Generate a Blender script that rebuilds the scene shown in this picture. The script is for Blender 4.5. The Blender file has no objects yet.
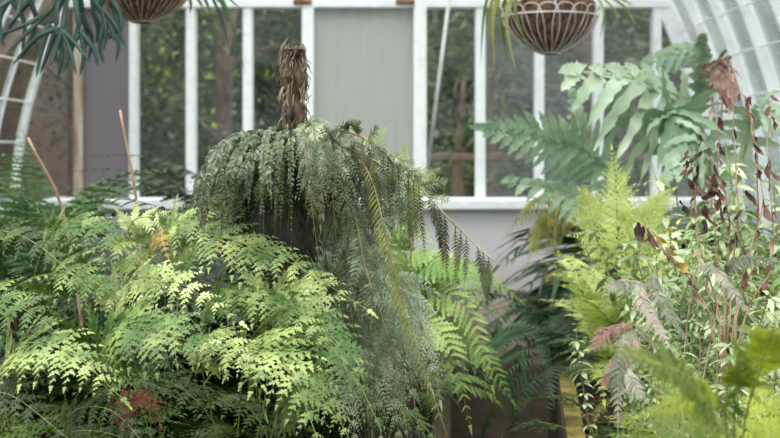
import bpy, math, random
from mathutils import Vector, Matrix
from mathutils import noise as mnoise

random.seed(11)
R = random.Random(7)
C = bpy.context.scene.collection
PI = math.pi
F, CX, HY, CZ = 1150.0, 390.0, 150.0, 1.45      # focal length in pixels, principal column, horizon row, eye height


def P(px, py, Y):
    return Vector(((px - CX) / F * Y, Y, CZ + (HY - py) / F * Y))


def lin(r, g, b):
    def f(c):
        c /= 255.0
        return c / 12.92 if c <= 0.04045 else ((c + 0.055) / 1.055) ** 2.4
    return (f(r), f(g), f(b), 1.0)


# ------------------------------------------------------------------ objects
def tag(o, label=None, cat=None, group=None, kind=None):
    if label: o['label'] = label
    if cat: o['category'] = cat
    if group: o['group'] = group
    if kind: o['kind'] = kind
    return o


def empty(name, loc, label=None, cat=None, group=None):
    o = bpy.data.objects.new(name, None)
    o.empty_display_size = 0.05
    o.location = loc
    C.objects.link(o)
    return tag(o, label, cat, group)


class MB:
    """collects faces for one mesh"""
    def __init__(s):
        s.v, s.f, s.m, s.mi = [], [], [], 0

    def add(s, vs, fs):
        b = len(s.v)
        s.v.extend(vs)
        for f in fs:
            s.f.append(tuple(i + b for i in f))
            s.m.append(s.mi)

    def mesh(s, name, mats, smooth=False):
        me = bpy.data.meshes.new(name)
        me.from_pydata([tuple(v) for v in s.v], [], s.f)
        for m in (mats if isinstance(mats, (list, tuple)) else [mats]):
            me.materials.append(m)
        me.polygons.foreach_set('material_index', s.m)
        if smooth:
            me.polygons.foreach_set('use_smooth', [True] * len(s.f))
        me.update()
        return me

    def split(s):
        """blades and stalk of a frond as two builders"""
        out = []
        for k in (0, 1):
            b = MB(); used = {}
            for f, mi in zip(s.f, s.m):
                if mi != k: continue
                for i in f:
                    if i not in used:
                        used[i] = len(b.v); b.v.append(s.v[i])
                b.f.append(tuple(used[i] for i in f)); b.m.append(0)
            out.append(b)
        return out

    def obj(s, name, mats, parent=None, smooth=False):
        """world-space vertices; becomes a child of parent keeping its place; a frond's stalk becomes its own child"""
        if parent is not None and isinstance(mats, (list, tuple)) and len(mats) == 2 and 1 in s.m and 0 in s.m:
            a, b = s.split()
            o = b.obj(name, mats[1], parent, True)
            off = Vector(parent.location)
            a.v = [Vector(v) - off for v in a.v]
            c = bpy.data.objects.new('foliage', a.mesh('foliage', mats[0], smooth))
            C.objects.link(c); c.parent = o
            return o
        if parent is not None:
            off = Vector(parent.location)
            s.v = [Vector(v) - off for v in s.v]
        o = bpy.data.objects.new(name, s.mesh(name, mats, smooth))
        C.objects.link(o)
        if parent is not None:
            o.parent = parent
        return o

    # shapes
    def box(s, a, b):
        x0, y0, z0 = a; x1, y1, z1 = b
        s.add([(x0, y0, z0), (x1, y0, z0), (x1, y1, z0), (x0, y1, z0), (x0, y0, z1), (x1, y0, z1), (x1, y1, z1), (x0, y1, z1)],
              [(0, 3, 2, 1), (4, 5, 6, 7), (0, 1, 5, 4), (1, 2, 6, 5), (2, 3, 7, 6), (3, 0, 4, 7)])

    def bevbox(s, a, b, c=0.006):
        """box with chamfered vertical and horizontal edges"""
        x0, y0, z0 = a; x1, y1, z1 = b
        vs = []
        for z, k in ((z0, c), (z0 + c, 0), (z1 - c, 0), (z1, c)):
            X0, X1, Y0, Y1 = x0 + k, x1 - k, y0 + k, y1 - k
            vs += [(X0 + c, Y0, z), (X1 - c, Y0, z), (X1, Y0 + c, z), (X1, Y1 - c, z), (X1 - c, Y1, z), (X0 + c, Y1, z), (X0, Y1 - c, z), (X0, Y0 + c, z)]
        fs = [tuple(range(7, -1, -1)), tuple(range(24, 32))]
        for r in range(3):
            for i in range(8):
                j = (i + 1) % 8
                fs.append((r * 8 + i, r * 8 + j, r * 8 + 8 + j, r * 8 + 8 + i))
        s.add(vs, fs)

    def tube(s, pts, r0, r1=None, n=5, cap=True):
        r1 = r0 if r1 is None else r1
        pts = [Vector(p) for p in pts]
        m = len(pts)
        vs, fs = [], []
        ref = Vector((0.31, 0.17, 0.93))
        for i, p in enumerate(pts):
            t = (pts[min(i + 1, m - 1)] - pts[max(i - 1, 0)])
            if t.length < 1e-9: t = Vector((0, 0, 1))
            t.normalize()
            a = ref - t * ref.dot(t)
            if a.length < 0.05: a = Vector((1, 0, 0)) - t * t.x
            a.normalize(); b = t.cross(a)
            ref = a
            u = i / max(1, m - 1)
            r = r0[i] if isinstance(r0, (list, tuple)) else r0 + (r1 - r0) * u
            for k in range(n):
                q = 2 * PI * k / n
                vs.append(p + a * (r * math.cos(q)) + b * (r * math.sin(q)))
        for i in range(m - 1):
            for k in range(n):
                l = (k + 1) % n
                fs.append((i * n + k, i * n + l, i * n + n + l, i * n + n + k))
        if cap:
            fs.append(tuple(range(n - 1, -1, -1)))
            fs.append(tuple((m - 1) * n + k for k in range(n)))
        s.add(vs, fs)

    def ring(s, c, rad, r, n=40, k=6):
        vs, fs = [], []
        for i in range(n):
            a = 2 * PI * i / n
            for j in range(k):
                b = 2 * PI * j / k
                q = rad + r * math.cos(b)
                vs.append((c[0] + q * math.cos(a), c[1] + q * math.sin(a), c[2] + r * math.sin(b)))
        for i in range(n):
            for j in range(k):
                i2, j2 = (i + 1) % n, (j + 1) % k
                fs.append((i * k + j, i2 * k + j, i2 * k + j2, i * k + j2))
        s.add(vs, fs)


def catmull(ctrl, n):
    c = [Vector(p) for p in ctrl]
    c = [c[0] * 2 - c[1]] + c + [c[-1] * 2 - c[-2]]
    out = []
    segs = len(c) - 3
    for i in range(n + 1):
        u = i / n * segs
        k = min(int(u), segs - 1)
        t = u - k
        a, b, d, e = c[k], c[k + 1], c[k + 2], c[k + 3]
        out.append(0.5 * ((2 * b) + (d - a) * t + (2 * a - 5 * b + 4 * d - e) * t * t + (3 * b - a - 3 * d + e) * t ** 3))
    return out


# ------------------------------------------------------------------ materials
def nt(name):
    m = bpy.data.materials.new(name)
    m.use_nodes = True
    t = m.node_tree
    t.nodes.clear()
    out = t.nodes.new('ShaderNodeOutputMaterial')
    return m, t, out


def leaf_mat(name, a, b, c=None, transl=0.32, rough=0.45, scale=18.0, spec=0.35, tcol=None):
    """foliage: two greens mixed by a noise pattern and per-object variation, with light passing through"""
    m, t, out = nt(name)
    L, N = t.links, t.nodes
    tc = N.new('ShaderNodeTexCoord')
    nz = N.new('ShaderNodeTexNoise'); nz.inputs['Scale'].default_value = scale; nz.inputs['Detail'].default_value = 3
    L.new(tc.outputs['Object'], nz.inputs['Vector'])
    rp = N.new('ShaderNodeValToRGB')
    e = rp.color_ramp.elements
    e[0].position, e[0].color = 0.32, lin(*a)
    e[1].position, e[1].color = 0.66, lin(*b)
    if c:
        x = e.new(0.85); x.color = lin(*c)
    oi = N.new('ShaderNodeObjectInfo')
    ad = N.new('ShaderNodeMath'); ad.operation = 'MULTIPLY_ADD'
    ad.inputs[1].default_value = 0.46; ad.inputs[2].default_value = -0.24
    L.new(oi.outputs['Random'], ad.inputs[0])
    sm = N.new('ShaderNodeMath'); sm.operation = 'ADD'
    L.new(nz.outputs['Fac'], sm.inputs[0]); L.new(ad.outputs[0], sm.inputs[1])
    L.new(sm.outputs[0], rp.inputs['Fac'])
    bs = N.new('ShaderNodeBsdfPrincipled')
    bs.inputs['Roughness'].default_value = rough
    bs.inputs['Specular IOR Level'].default_value = spec
    L.new(rp.outputs['Color'], bs.inputs['Base Color'])
    tr = N.new('ShaderNodeBsdfTranslucent')
    mx = N.new('ShaderNodeMixRGB'); mx.blend_type = 'MULTIPLY'; mx.inputs['Fac'].default_value = 1.0
    mx.inputs['Color2'].default_value = tcol or (1.0, 1.0, 0.66, 1)
    L.new(rp.outputs['Color'], mx.inputs['Color1']); L.new(mx.outputs['Color'], tr.inputs['Color'])
    ms = N.new('ShaderNodeMixShader'); ms.inputs['Fac'].default_value = transl
    L.new(bs.outputs[0], ms.inputs[1]); L.new(tr.outputs[0], ms.inputs[2]); L.new(ms.outputs[0], out.inputs['Surface'])
    return m


def surf(name, a, b, scale=8.0, rough=0.8, bump=0.0, detail=5, lo=0.35, hi=0.65, stretch=(1, 1, 1), spec=0.3, metal=0.0):
    m, t, out = nt(name)
    L, N = t.links, t.nodes
    tc = N.new('ShaderNodeTexCoord')
    mp = N.new('ShaderNodeMapping'); mp.inputs['Scale'].default_value = stretch
    L.new(tc.outputs['Object'], mp.inputs['Vector'])
    nz = N.new('ShaderNodeTexNoise'); nz.inputs['Scale'].default_value = scale; nz.inputs['Detail'].default_value = detail
    L.new(mp.outputs[0], nz.inputs['Vector'])
    rp = N.new('ShaderNodeValToRGB')
    e = rp.color_ramp.elements
    e[0].position, e[0].color = lo, lin(*a)
    e[1].position, e[1].color = hi, lin(*b)
    L.new(nz.outputs['Fac'], rp.inputs['Fac'])
    bs = N.new('ShaderNodeBsdfPrincipled')
    bs.inputs['Roughness'].default_value = rough
    bs.inputs['Specular IOR Level'].default_value = spec
    bs.inputs['Metallic'].default_value = metal
    L.new(rp.outputs['Color'], bs.inputs['Base Color'])
    if bump:
        bp = N.new('ShaderNodeBump'); bp.inputs['Strength'].default_value = bump; bp.inputs['Distance'].default_value = 0.01
        L.new(nz.outputs['Fac'], bp.inputs['Height']); L.new(bp.outputs[0], bs.inputs['Normal'])
    L.new(bs.outputs[0], out.inputs['Surface'])
    return m


def glass_mat(name, haze, col, gloss=0.10, transl=0.5, scale=3.0, var=0.5, tint=(0.97, 1.0, 0.98, 1), streak=(1, 1, 0.25)):
    """single-glazed pane with a film of dirt: clear glass, a weak mirror, and a scattering film"""
    m, t, out = nt(name)
    L, N = t.links, t.nodes
    tp = N.new('ShaderNodeBsdfTransparent'); tp.inputs['Color'].default_value = tint
    gl = N.new('ShaderNodeBsdfGlossy'); gl.inputs['Roughness'].default_value = 0.05
    lw = N.new('ShaderNodeFresnel'); lw.inputs['IOR'].default_value = 1.45
    sc = N.new('ShaderNodeMath'); sc.operation = 'MULTIPLY'; sc.inputs[1].default_value = gloss * 10
    L.new(lw.outputs[0], sc.inputs[0])
    m1 = N.new('ShaderNodeMixShader')
    L.new(sc.outputs[0], m1.inputs['Fac']); L.new(tp.outputs[0], m1.inputs[1]); L.new(gl.outputs[0], m1.inputs[2])
    df = N.new('ShaderNodeBsdfDiffuse'); df.inputs['Color'].default_value = lin(*col)
    tl = N.new('ShaderNodeBsdfTranslucent'); tl.inputs['Color'].default_value = lin(*col)
    m2 = N.new('ShaderNodeMixShader'); m2.inputs['Fac'].default_value = transl
    L.new(df.outputs[0], m2.inputs[1]); L.new(tl.outputs[0], m2.inputs[2])
    tc = N.new('ShaderNodeTexCoord')
    mp = N.new('ShaderNodeMapping'); mp.inputs['Scale'].default_value = streak
    L.new(tc.outputs['Object'], mp.inputs['Vector'])
    nz = N.new('ShaderNodeTexNoise'); nz.inputs['Scale'].default_value = scale; nz.inputs['Detail'].default_value = 4
    L.new(mp.outputs[0], nz.inputs['Vector'])
    mr = N.new('ShaderNodeMapRange')
    mr.inputs['From Min'].default_value = 0.3; mr.inputs['From Max'].default_value = 0.7
    mr.inputs['To Min'].default_value = haze * (1 - var); mr.inputs['To Max'].default_value = min(1, haze * (1 + var))
    L.new(nz.outputs['Fac'], mr.inputs['Value'])
    m3 = N.new('ShaderNodeMixShader')
    L.new(mr.outputs[0], m3.inputs['Fac']); L.new(m1.outputs[0], m3.inputs[1]); L.new(m2.outputs[0], m3.inputs[2])
    L.new(m3.outputs[0], out.inputs['Surface'])
    return m


def brick_mat():
    m, t, out = nt('brickwork')
    L, N = t.links, t.nodes
    tc = N.new('ShaderNodeTexCoord')
    mp = N.new('ShaderNodeMapping'); mp.inputs['Rotation'].default_value = (PI / 2, 0, PI / 2)
    L.new(tc.outputs['Object'], mp.inputs['Vector'])
    br = N.new('ShaderNodeTexBrick')
    br.inputs['Scale'].default_value = 4.2
    br.inputs['Color1'].default_value = lin(112, 82, 68); br.inputs['Color2'].default_value = lin(92, 66, 58)
    br.inputs['Mortar'].default_value = lin(134, 120, 110); br.inputs['Mortar Size'].default_value = 0.025
    # courses run along Y, rise along Z
    sx = N.new('ShaderNodeSeparateXYZ'); cb = N.new('ShaderNodeCombineXYZ')
    L.new(tc.outputs['Object'], sx.inputs[0]); L.new(sx.outputs['Y'], cb.inputs['X']); L.new(sx.outputs['Z'], cb.inputs['Y'])
    L.new(cb.outputs[0], br.inputs['Vector'])
    bs = N.new('ShaderNodeBsdfPrincipled'); bs.inputs['Roughness'].default_value = 0.9
    L.new(br.outputs['Color'], bs.inputs['Base Color']); L.new(bs.outputs[0], out.inputs['Surface'])
    return m


def plaster_mat():
    """off-white plinth wall, stained brown and green towards the damp floor in ragged patches"""
    m, t, out = nt('stained_plaster')
    L, N = t.links, t.nodes
    tc = N.new('ShaderNodeTexCoord')
    sx = N.new('ShaderNodeSeparateXYZ'); L.new(tc.outputs['Object'], sx.inputs[0])
    nz = N.new('ShaderNodeTexNoise'); nz.inputs['Scale'].default_value = 5; nz.inputs['Detail'].default_value = 6
    L.new(tc.outputs['Object'], nz.inputs['Vector'])
    ma = N.new('ShaderNodeMath'); ma.operation = 'MULTIPLY_ADD'; ma.inputs[1].default_value = 0.55
    L.new(nz.outputs['Fac'], ma.inputs[0]); L.new(sx.outputs['Z'], ma.inputs[2])
    rp = N.new('ShaderNodeValToRGB')
    e = rp.color_ramp.elements
    e[0].position, e[0].color = 0.24, lin(58, 50, 30)
    e[1].position, e[1].color = 0.98, lin(205, 201, 205)
    x = e.new(0.4); x.color = lin(150, 130, 114)
    x = e.new(0.66); x.color = lin(192, 174, 162)
    L.new(ma.outputs[0], rp.inputs['Fac'])
    bs = N.new('ShaderNodeBsdfPrincipled'); bs.inputs['Roughness'].default_value = 0.85
    L.new(rp.outputs['Color'], bs.inputs['Base Color']); L.new(bs.outputs[0], out.inputs['Surface'])
    return m


M = {}
M['white'] = surf('white_paint', (220, 223, 226), (238, 240, 242), 14, 0.45, lo=0.25, hi=0.5)
M['white_rib'] = surf('white_rib_paint', (215, 218, 220), (242, 244, 244), 9, 0.5, lo=0.25, hi=0.5)
M['tan_post'] = surf('tan_timber', (150, 128, 104), (204, 194, 180), 6, 0.6, stretch=(3, 3, .5))
M['sill'] = surf('sill_paint', (222, 224, 228), (244, 245, 247), 10, 0.5)
M['plaster'] = plaster_mat()
M['path'] = surf('mossy_path', (24, 18, 11), (58, 47, 28), 6, 0.9, 0.5)
M['soil'] = surf('dark_soil', (26, 19, 13), (62, 46, 32), 30, 0.95, 0.8)
M['board'] = surf('bed_board', (34, 29, 21), (66, 58, 36), 9, 0.85, 0.3, stretch=(1, .3, 1))
M['cap'] = surf('bed_cap', (66, 60, 26), (128, 116, 58), 11, 0.85, 0.3)
M['rust'] = surf('rusty_iron', (96, 66, 44), (150, 116, 88), 30, 0.8, 0.2)
M['glass'] = glass_mat('clear_dirty_glass', 0.02, (150, 152, 146), gloss=0.05)
M['glass_grey'] = glass_mat('hazy_grey_glass', 0.12, (172, 172, 182), gloss=0.06)
M['glass_side'] = glass_mat('limewashed_side_glass', 0.16, (222, 232, 234), gloss=0.05, transl=0.6)
M['glass_dull'] = glass_mat('dull_grey_sheet', 0.93, (150, 143, 150), gloss=0.04, transl=0.3, var=0.06)
M['glass_frost'] = glass_mat('frosted_ribbed_sheet', 0.88, (216, 217, 213), gloss=0.04, transl=0.55, scale=5, var=0.08, streak=(4, 1, 0.15))
M['brick'] = brick_mat()
M['lawn'] = surf('lawn', (34, 44, 20), (66, 74, 38), 4, 0.95)
M['trunk_fibre'] = surf('fibrous_trunk', (28, 23, 18), (96, 82, 66), 60, 0.95, 0.9, stretch=(1, 1, .3))  # dark brown-grey fibre, deepened to paint in the shade below the crown
M['fibre'] = surf('dead_leaf_bases', (42, 35, 28), (150, 138, 116), 40, 0.9)
M['bark'] = surf('tree_bark', (62, 54, 46), (106, 92, 78), 8, 0.95, 0.6, stretch=(1, 1, .25))
M['bamboo'] = surf('bamboo_cane', (140, 114, 90), (176, 150, 124), 12, 0.6, stretch=(1, 1, .3))
M['coir'] = surf('coir_liner', (44, 31, 23), (116, 86, 66), 70, 0.95, 0.9, stretch=(1, 1, .5))
M['wire'] = surf('basket_wire', (168, 158, 152), (206, 200, 198), 20, 0.5)
M['wire_dark'] = surf('basket_wire_rusty', (150, 126, 108), (196, 176, 158), 30, 0.6)
M['rod'] = surf('pale_rod', (206, 206, 204), (232, 232, 230), 10, 0.5)
M['stem_green'] = surf('green_stem', (92, 104, 48), (140, 142, 78), 20, 0.6)
M['stem_dark'] = surf('dark_stem', (52, 42, 24), (96, 82, 50), 20, 0.7)
M['stem_straw'] = surf('straw_stem', (126, 116, 76), (172, 160, 118), 20, 0.7)
M['stem_olive'] = surf('olive_stem', (84, 76, 48), (124, 114, 76), 20, 0.7)
M['stem_dry'] = surf('dry_stem', (120, 84, 66), (184, 160, 136), 20, 0.8)
# foliage
M['leather'] = leaf_mat('bright_fern_leaf', (68, 98, 42), (156, 174, 104), (190, 202, 148), 0.22, 0.42, 16)  # noise range spread wide to paint highlights and shaded gaps into the leaf
M['leather_mid'] = leaf_mat('mid_fern_leaf', (27, 49, 19), (80, 106, 46), None, 0.3, 0.45, 14)  # darker copy of the bright leaf; shade between fronds put into the colour
M['leather_deep'] = leaf_mat('deep_fern_leaf', (18, 36, 15), (44, 68, 32), None, 0.25, 0.4, 14)  # darkest copy of the fern leaf, painting the dark gaps behind the fronds
M['red'] = leaf_mat('rust_red_leaf', (70, 30, 22), (128, 66, 44), None, 0.25, 0.6, 30)
M['ochre'] = leaf_mat('ochre_leaf', (112, 94, 34), (168, 144, 66), None, 0.3, 0.6, 30)
M['weep'] = leaf_mat('weeping_fern_leaf', (28, 44, 22), (82, 102, 64), (146, 160, 126), 0.2, 0.34, 40, 0.7)
M['weep_dim'] = leaf_mat('dim_weeping_leaf', (30, 42, 20), (82, 96, 54), None, 0.2, 0.45, 40, 0.4)
M['shade_skirt'] = leaf_mat('shade_dark_leaf', (24, 30, 14), (58, 66, 30), None, 0.2, 0.55, 14)  # dark tone stands in for the shadow under the tree fern crown
M['weep_silver'] = leaf_mat('silver_fern_leaf', (62, 78, 50), (122, 136, 100), (170, 178, 148), 0.22, 0.45, 40, 0.45)
M['weep_olive'] = leaf_mat('olive_fern_leaf', (58, 66, 20), (112, 118, 48), None, 0.28, 0.5, 30)
M['silver'] = leaf_mat('silver_green_leaf', (78, 98, 72), (158, 174, 146), None, 0.25, 0.45, 20)
M['soft'] = leaf_mat('soft_green_leaf', (98, 132, 62), (164, 188, 112), None, 0.36, 0.5, 12)
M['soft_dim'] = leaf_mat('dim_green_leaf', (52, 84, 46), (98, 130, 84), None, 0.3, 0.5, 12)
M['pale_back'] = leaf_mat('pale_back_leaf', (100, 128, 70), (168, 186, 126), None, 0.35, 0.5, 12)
M['blue'] = leaf_mat('blue_green_leaf', (112, 138, 112), (162, 182, 156), (190, 203, 180), 0.25, 0.5, 9)
M['lime'] = leaf_mat('lime_feather_leaf', (146, 166, 84), (206, 218, 142), None, 0.36, 0.5, 14)
M['lime_brown'] = leaf_mat('browning_feather_leaf', (104, 112, 40), (160, 164, 80), None, 0.34, 0.5, 14)
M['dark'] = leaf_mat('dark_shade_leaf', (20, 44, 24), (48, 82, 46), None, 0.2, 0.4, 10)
M['stag'] = leaf_mat('staghorn_leaf', (18, 38, 34), (48, 76, 68), None, 0.12, 0.45, 12)
M['strap'] = leaf_mat('strap_leaf', (86, 98, 44), (140, 148, 84), None, 0.35, 0.5, 14)
M['straw_leaf'] = leaf_mat('yellowing_leaf', (132, 134, 70), (188, 184, 118), None, 0.35, 0.5, 14)
M['herb'] = leaf_mat('pale_herb_leaf', (116, 138, 92), (188, 202, 164), None, 0.3, 0.5, 24)
M['dryleaf'] = leaf_mat('curled_dry_leaf', (44, 27, 23), (98, 66, 55), None, 0.2, 0.6, 30)
M['dryleaf_pink'] = leaf_mat('faded_dry_leaf', (104, 78, 70), (156, 130, 118), None, 0.2, 0.6, 30)
M['fuzzy'] = leaf_mat('grey_fuzzy_leaf', (92, 100, 82), (146, 146, 130), (144, 114, 104), 0.2, 0.7, 26, 0.2)
M['fuzzy_pink'] = leaf_mat('pinkish_fuzzy_leaf', (118, 94, 84), (170, 150, 138), None, 0.2, 0.7, 30, 0.2)
M['fore'] = leaf_mat('yellow_green_leaf', (80, 104, 18), (148, 162, 44), None, 0.4, 0.5, 9)
M['tree_a'] = leaf_mat('tree_leaf_dark', (26, 46, 18), (70, 92, 36), None, 0.2, 0.5, 2)  # albedo kept dark to paint in the shade on the greenery outside
M['tree_b'] = leaf_mat('tree_leaf_olive', (78, 88, 26), (128, 132, 46), None, 0.3, 0.5, 2)
M['tree_c'] = leaf_mat('tree_leaf_grey', (44, 52, 40), (88, 96, 74), None, 0.2, 0.5, 2)

# ------------------------------------------------------------------ leaf building blocks
GR = Vector((0, 0, -1))


def orth(n, d):
    n = n - d * n.dot(d)
    if n.length < 1e-4:
        n = Vector((0, -1, 0.2)) - d * d.dot(Vector((0, -1, 0.2)))
    return n.normalized()


def blade(m, p, d, n, L, W, teeth=0, droop=0.15, fold=0.15, segs=4, shape='lance', curl=None):
    """a leaf blade with a midrib, folded edges and, if asked, a toothed outline"""
    d = d.normalized(); n = orth(n, d); s = d.cross(n)
    k = teeth * 2 if teeth else segs
    g = curl if curl is not None else GR
    vs = []
    for i in range(k + 1):
        u = i / k
        if shape == 'lance': w = math.sin(PI * min(1, 0.12 + 0.88 * u)) ** 0.8 if u < 1 else 0
        elif shape == 'tri': w = (1 - u) ** 0.85 if i else 0.75
        elif shape == 'strap': w = min(1, 0.6 + 2 * u) * (1 - max(0, (u - 0.7) / 0.3) ** 2)
        else: w = 1 - u * u
        if teeth and i % 2 == 1: w = w * 1.25 + 0.05
        elif teeth and 0 < i < k: w = w * 0.55
        w *= W * 0.5
        c = p + d * (L * u) + g * (droop * L * u * u)
        b = n * (fold * w)
        fw = d * (W * 0.18) if (teeth and i % 2 == 1) else Vector()
        vs += [c, c + s * w + b + fw, c - s * w + b + fw]
    fs = []
    for i in range(k):
        a = i * 3
        fs.append((a, a + 3, a + 4, a + 1)); fs.append((a, a + 2, a + 5, a + 3))
    m.add(vs, fs)


def bip(m, p, d, n, L, sub_len, pairs, teeth=2, droop=0.15, ang=0.95, wr=0.5, shape='tri', rachis=True, taper=0.9):
    """a pinna carrying its own two rows of pinnules"""
    d = d.normalized(); n = orth(n, d); s = d.cross(n)
    pts = []
    for i in range(pairs + 1):
        u = 0.06 + 0.94 * i / pairs
        pts.append(p + d * (L * u) + GR * (droop * L * u * u))
    for i in range(pairs):
        u = i / pairs
        t = (pts[i + 1] - pts[i]).normalized()
        l = sub_len * max(0.22, (1 - u) ** taper) * R.uniform(0.85, 1.1)
        if u < 0.08: l *= 0.8
        for sd in (-1, 1):
            a = ang * R.uniform(0.88, 1.1)
            dd = t * math.cos(a) + s * (sd * math.sin(a))
            nn = n + s * R.uniform(-.35, .35) + t * R.uniform(-.2, .2)
            q = pts[i] + t * ((0.25 if sd > 0 else 0.0) * L / pairs)
            blade(m, q, dd, nn, l, l * wr, teeth, droop * 0.7, 0.12, 3, shape)
    t = (pts[-1] - pts[-2]).normalized()
    blade(m, pts[-1] - t * (L * .04), t, n, sub_len * 0.42, sub_len * 0.26, teeth, droop, 0.1, 3, 'tri')
    if rachis:
        k = m.mi; m.mi = 1
        m.tube([p] + pts[::2], 0.0007, 0.0003, 3, False)
        m.mi = k


def frond(m, ctrl, N=None, pairs=12, L=0.12, prof=None, kind='bip', t0=0.22, ang=1.1, droop=0.15, r=0.0022, hang=0.0,
          sub=0.3, subp=6, teeth=2, wr=0.5, pw=0.2, shape='tri', segs=4, jit=0.1, asym=(1.0, 1.0), fold=0.15, n_sub=24):
    """a whole fern frond along a 3-D path: rachis, pinnae on both sides and a tip"""
    pts = catmull(ctrl, n_sub)
    prof = prof or (lambda t: (1 - t) ** 0.8)
    mi = m.mi
    m.mi = 1
    m.tube(pts, r, r * 0.25, 4, False)
    m.mi = mi
    up = N or Vector((0, 0, 1))
    for i in range(pairs):
        t = t0 + (1 - t0) * (i + 0.2) / pairs
        u = t * n_sub
        k = min(int(u), n_sub - 1)
        p = pts[k].lerp(pts[k + 1], u - k)
        T = (pts[k + 1] - pts[k]).normalized()
        n = orth(up, T); s = T.cross(n)
        tt = (t - t0) / (1 - t0)
        l = L * prof(tt)
        if l < 0.003: continue
        for sd in (-1, 1):
            a = ang * (1 - 0.25 * tt) * R.uniform(1 - jit, 1 + jit)
            d = T * math.cos(a) + s * (sd * math.sin(a)) + GR * hang + n * R.uniform(-jit, jit)
            d.normalize()
            ll = l * R.uniform(1 - jit, 1 + jit) * (asym[0] if sd < 0 else asym[1])
            nn = n + s * R.uniform(-jit, jit) * 2
            if kind == 'bip':
                bip(m, p, d, nn, ll, max(0.006, ll * sub), max(3, int(subp * (0.4 + 0.6 * ll / L) + 0.5)), teeth, droop, wr=wr, shape=shape)
            else:
                blade(m, p, d, nn, ll, ll * pw, teeth, droop, fold, segs, shape)
    T = (pts[-1] - pts[-2]).normalized()
    blade(m, pts[-1], T, orth(up, T), L * 0.22, L * 0.09, teeth, droop, 0.1, 3, 'tri')


def arch(L, e0, e1, n=6, wob=0.0):
    """path in the XZ plane leaving the origin at elevation e0 and ending at e1 (degrees)"""
    p = Vector((0, 0, 0)); out = [p.copy()]
    y = 0
    for i in range(n):
        a = math.radians(e0 + (e1 - e0) * ((i + .5) / n) ** 1.1)
        y += R.uniform(-wob, wob)
        p = p + Vector((math.cos(a) * math.cos(y), math.sin(y), math.sin(a))) * (L / n)
        out.append(p.copy())
    return out


def proto(name, mats, count, **kw):
    out = []
    for i in range(count):
        m = MB()
        Lg = kw.get('length', 0.4) * R.uniform(0.88, 1.12)
        path = arch(Lg, kw.get('e0', 70) + R.uniform(-8, 8), kw.get('e1', -35) + R.uniform(-18, 18), 6, kw.get('wob', 0.06))
        k = {a: b for a, b in kw.items() if a not in ('length', 'e0', 'e1', 'wob')}
        frond(m, path, **k)
        a, b = m.split()
        out.append((a.mesh(name, mats[0]), b.mesh('stalk', mats[1], True)))
    return out


def remat(meshes, mats):
    out = []
    for pair in meshes:
        c = tuple(me.copy() for me in pair)
        for me, x in zip(c, mats):
            me.materials.clear(); me.materials.append(x)
        out.append(c)
    return out


def plant(name, label, cat, base, meshes, n, az=(0, 360), tilt=(-12, 18), sc=(0.8, 1.15), part='frond', group=None, spread=0.03, root=None, seed=None):
    """a fern: an Empty at its crown with its fronds as parts"""
    rr = random.Random(seed if seed is not None else R.randint(0, 99999))
    root = root or empty(name, base, label, cat, group)
    for i in range(n):
        lm, sm = meshes[i % len(meshes)]
        o = bpy.data.objects.new(part, sm)
        C.objects.link(o)
        o.parent = root
        q = bpy.data.objects.new('foliage', lm)
        C.objects.link(q)
        q.parent = o
        a = math.radians(az[0] + (az[1] - az[0]) * ((i + rr.uniform(.1, .9)) / n))
        o.rotation_euler = (math.radians(rr.uniform(-14, 14)), math.radians(rr.uniform(*tilt)), a)
        s = rr.uniform(*sc)
        o.scale = (s, s, s)
        o.location = (math.cos(a) * spread * rr.random(), math.sin(a) * spread * rr.random(), rr.uniform(-.01, .02))
    return root


def hero(root, ctrl_px, mats, part='frond', label=None, N=Vector((0, -0.6, 0.8)), **kw):
    """one frond following a path given as (column, row, depth) points"""
    m = MB()
    frond(m, [P(*c) for c in ctrl_px], N=N, **kw)
    o = m.obj(part, mats, root)
    if label: o['label'] = label
    return o

# ================================================================== THE GLASSHOUSE
YE = 7.5                       # inner face of the end wall
CXH = -0.15                    # axis of the house
PROF = [(2.32, 0.72), (2.31, 1.09), (2.27, 1.5), (2.16, 1.94), (1.98, 2.4), (1.76, 2.8), (1.38, 3.2), (0.88, 3.5), (0.35, 3.64), (0.0, 3.66)]


def w_at(z):
    for (a, b), (c, d) in zip(PROF, PROF[1:]):
        if b <= z <= d: return a + (c - a) * (z - b) / (d - b)
    return PROF[0][0]


def z_at(w):
    for (a, b), (c, d) in zip(PROF, PROF[1:]):
        if c <= w <= a: return b + (d - b) * (a - w) / (a - c)
    return 3.66


fine = [(p.x, p.z) for p in catmull([Vector((w, 0, z)) for w, z in PROF], 36)]


def struct(m, name, mat, label=None, smooth=False):
    o = m.obj(name, mat, None, smooth)
    return tag(o, label, None, None, 'structure')


m = MB(); m.box((-2.6, -0.6, -0.08), (2.3, YE, 0)); struct(m, 'floor', M['path'])
m = MB(); m.box((-2.62, YE, 0), (2.32, YE + 0.22, 1.06)); struct(m, 'wall_end', M['plaster'])
m = MB(); m.box((-2.62, -0.6, 0), (-2.44, YE, 0.72)); struct(m, 'wall_left', M['plaster'])
m = MB(); m.box((2.14, -0.6, 0), (2.32, YE, 0.72)); struct(m, 'wall_right', M['plaster'])
ntrim = [0]


def trim(m, mat, smooth=False):
    ntrim[0] += 1
    return struct(m, 'trim_%d' % ntrim[0], mat, None, smooth)


m = MB(); m.bevbox((-2.46, YE - 0.07, 1.06), (2.16, YE + 0.2, 1.135), 0.012); trim(m, M['sill'])
m = MB(); m.bevbox((CXH - w_at(2.37) + .02, YE - 0.02, 2.375), (CXH + w_at(2.37) - .02, YE + 0.09, 2.435), 0.008); trim(m, M['white'])
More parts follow.
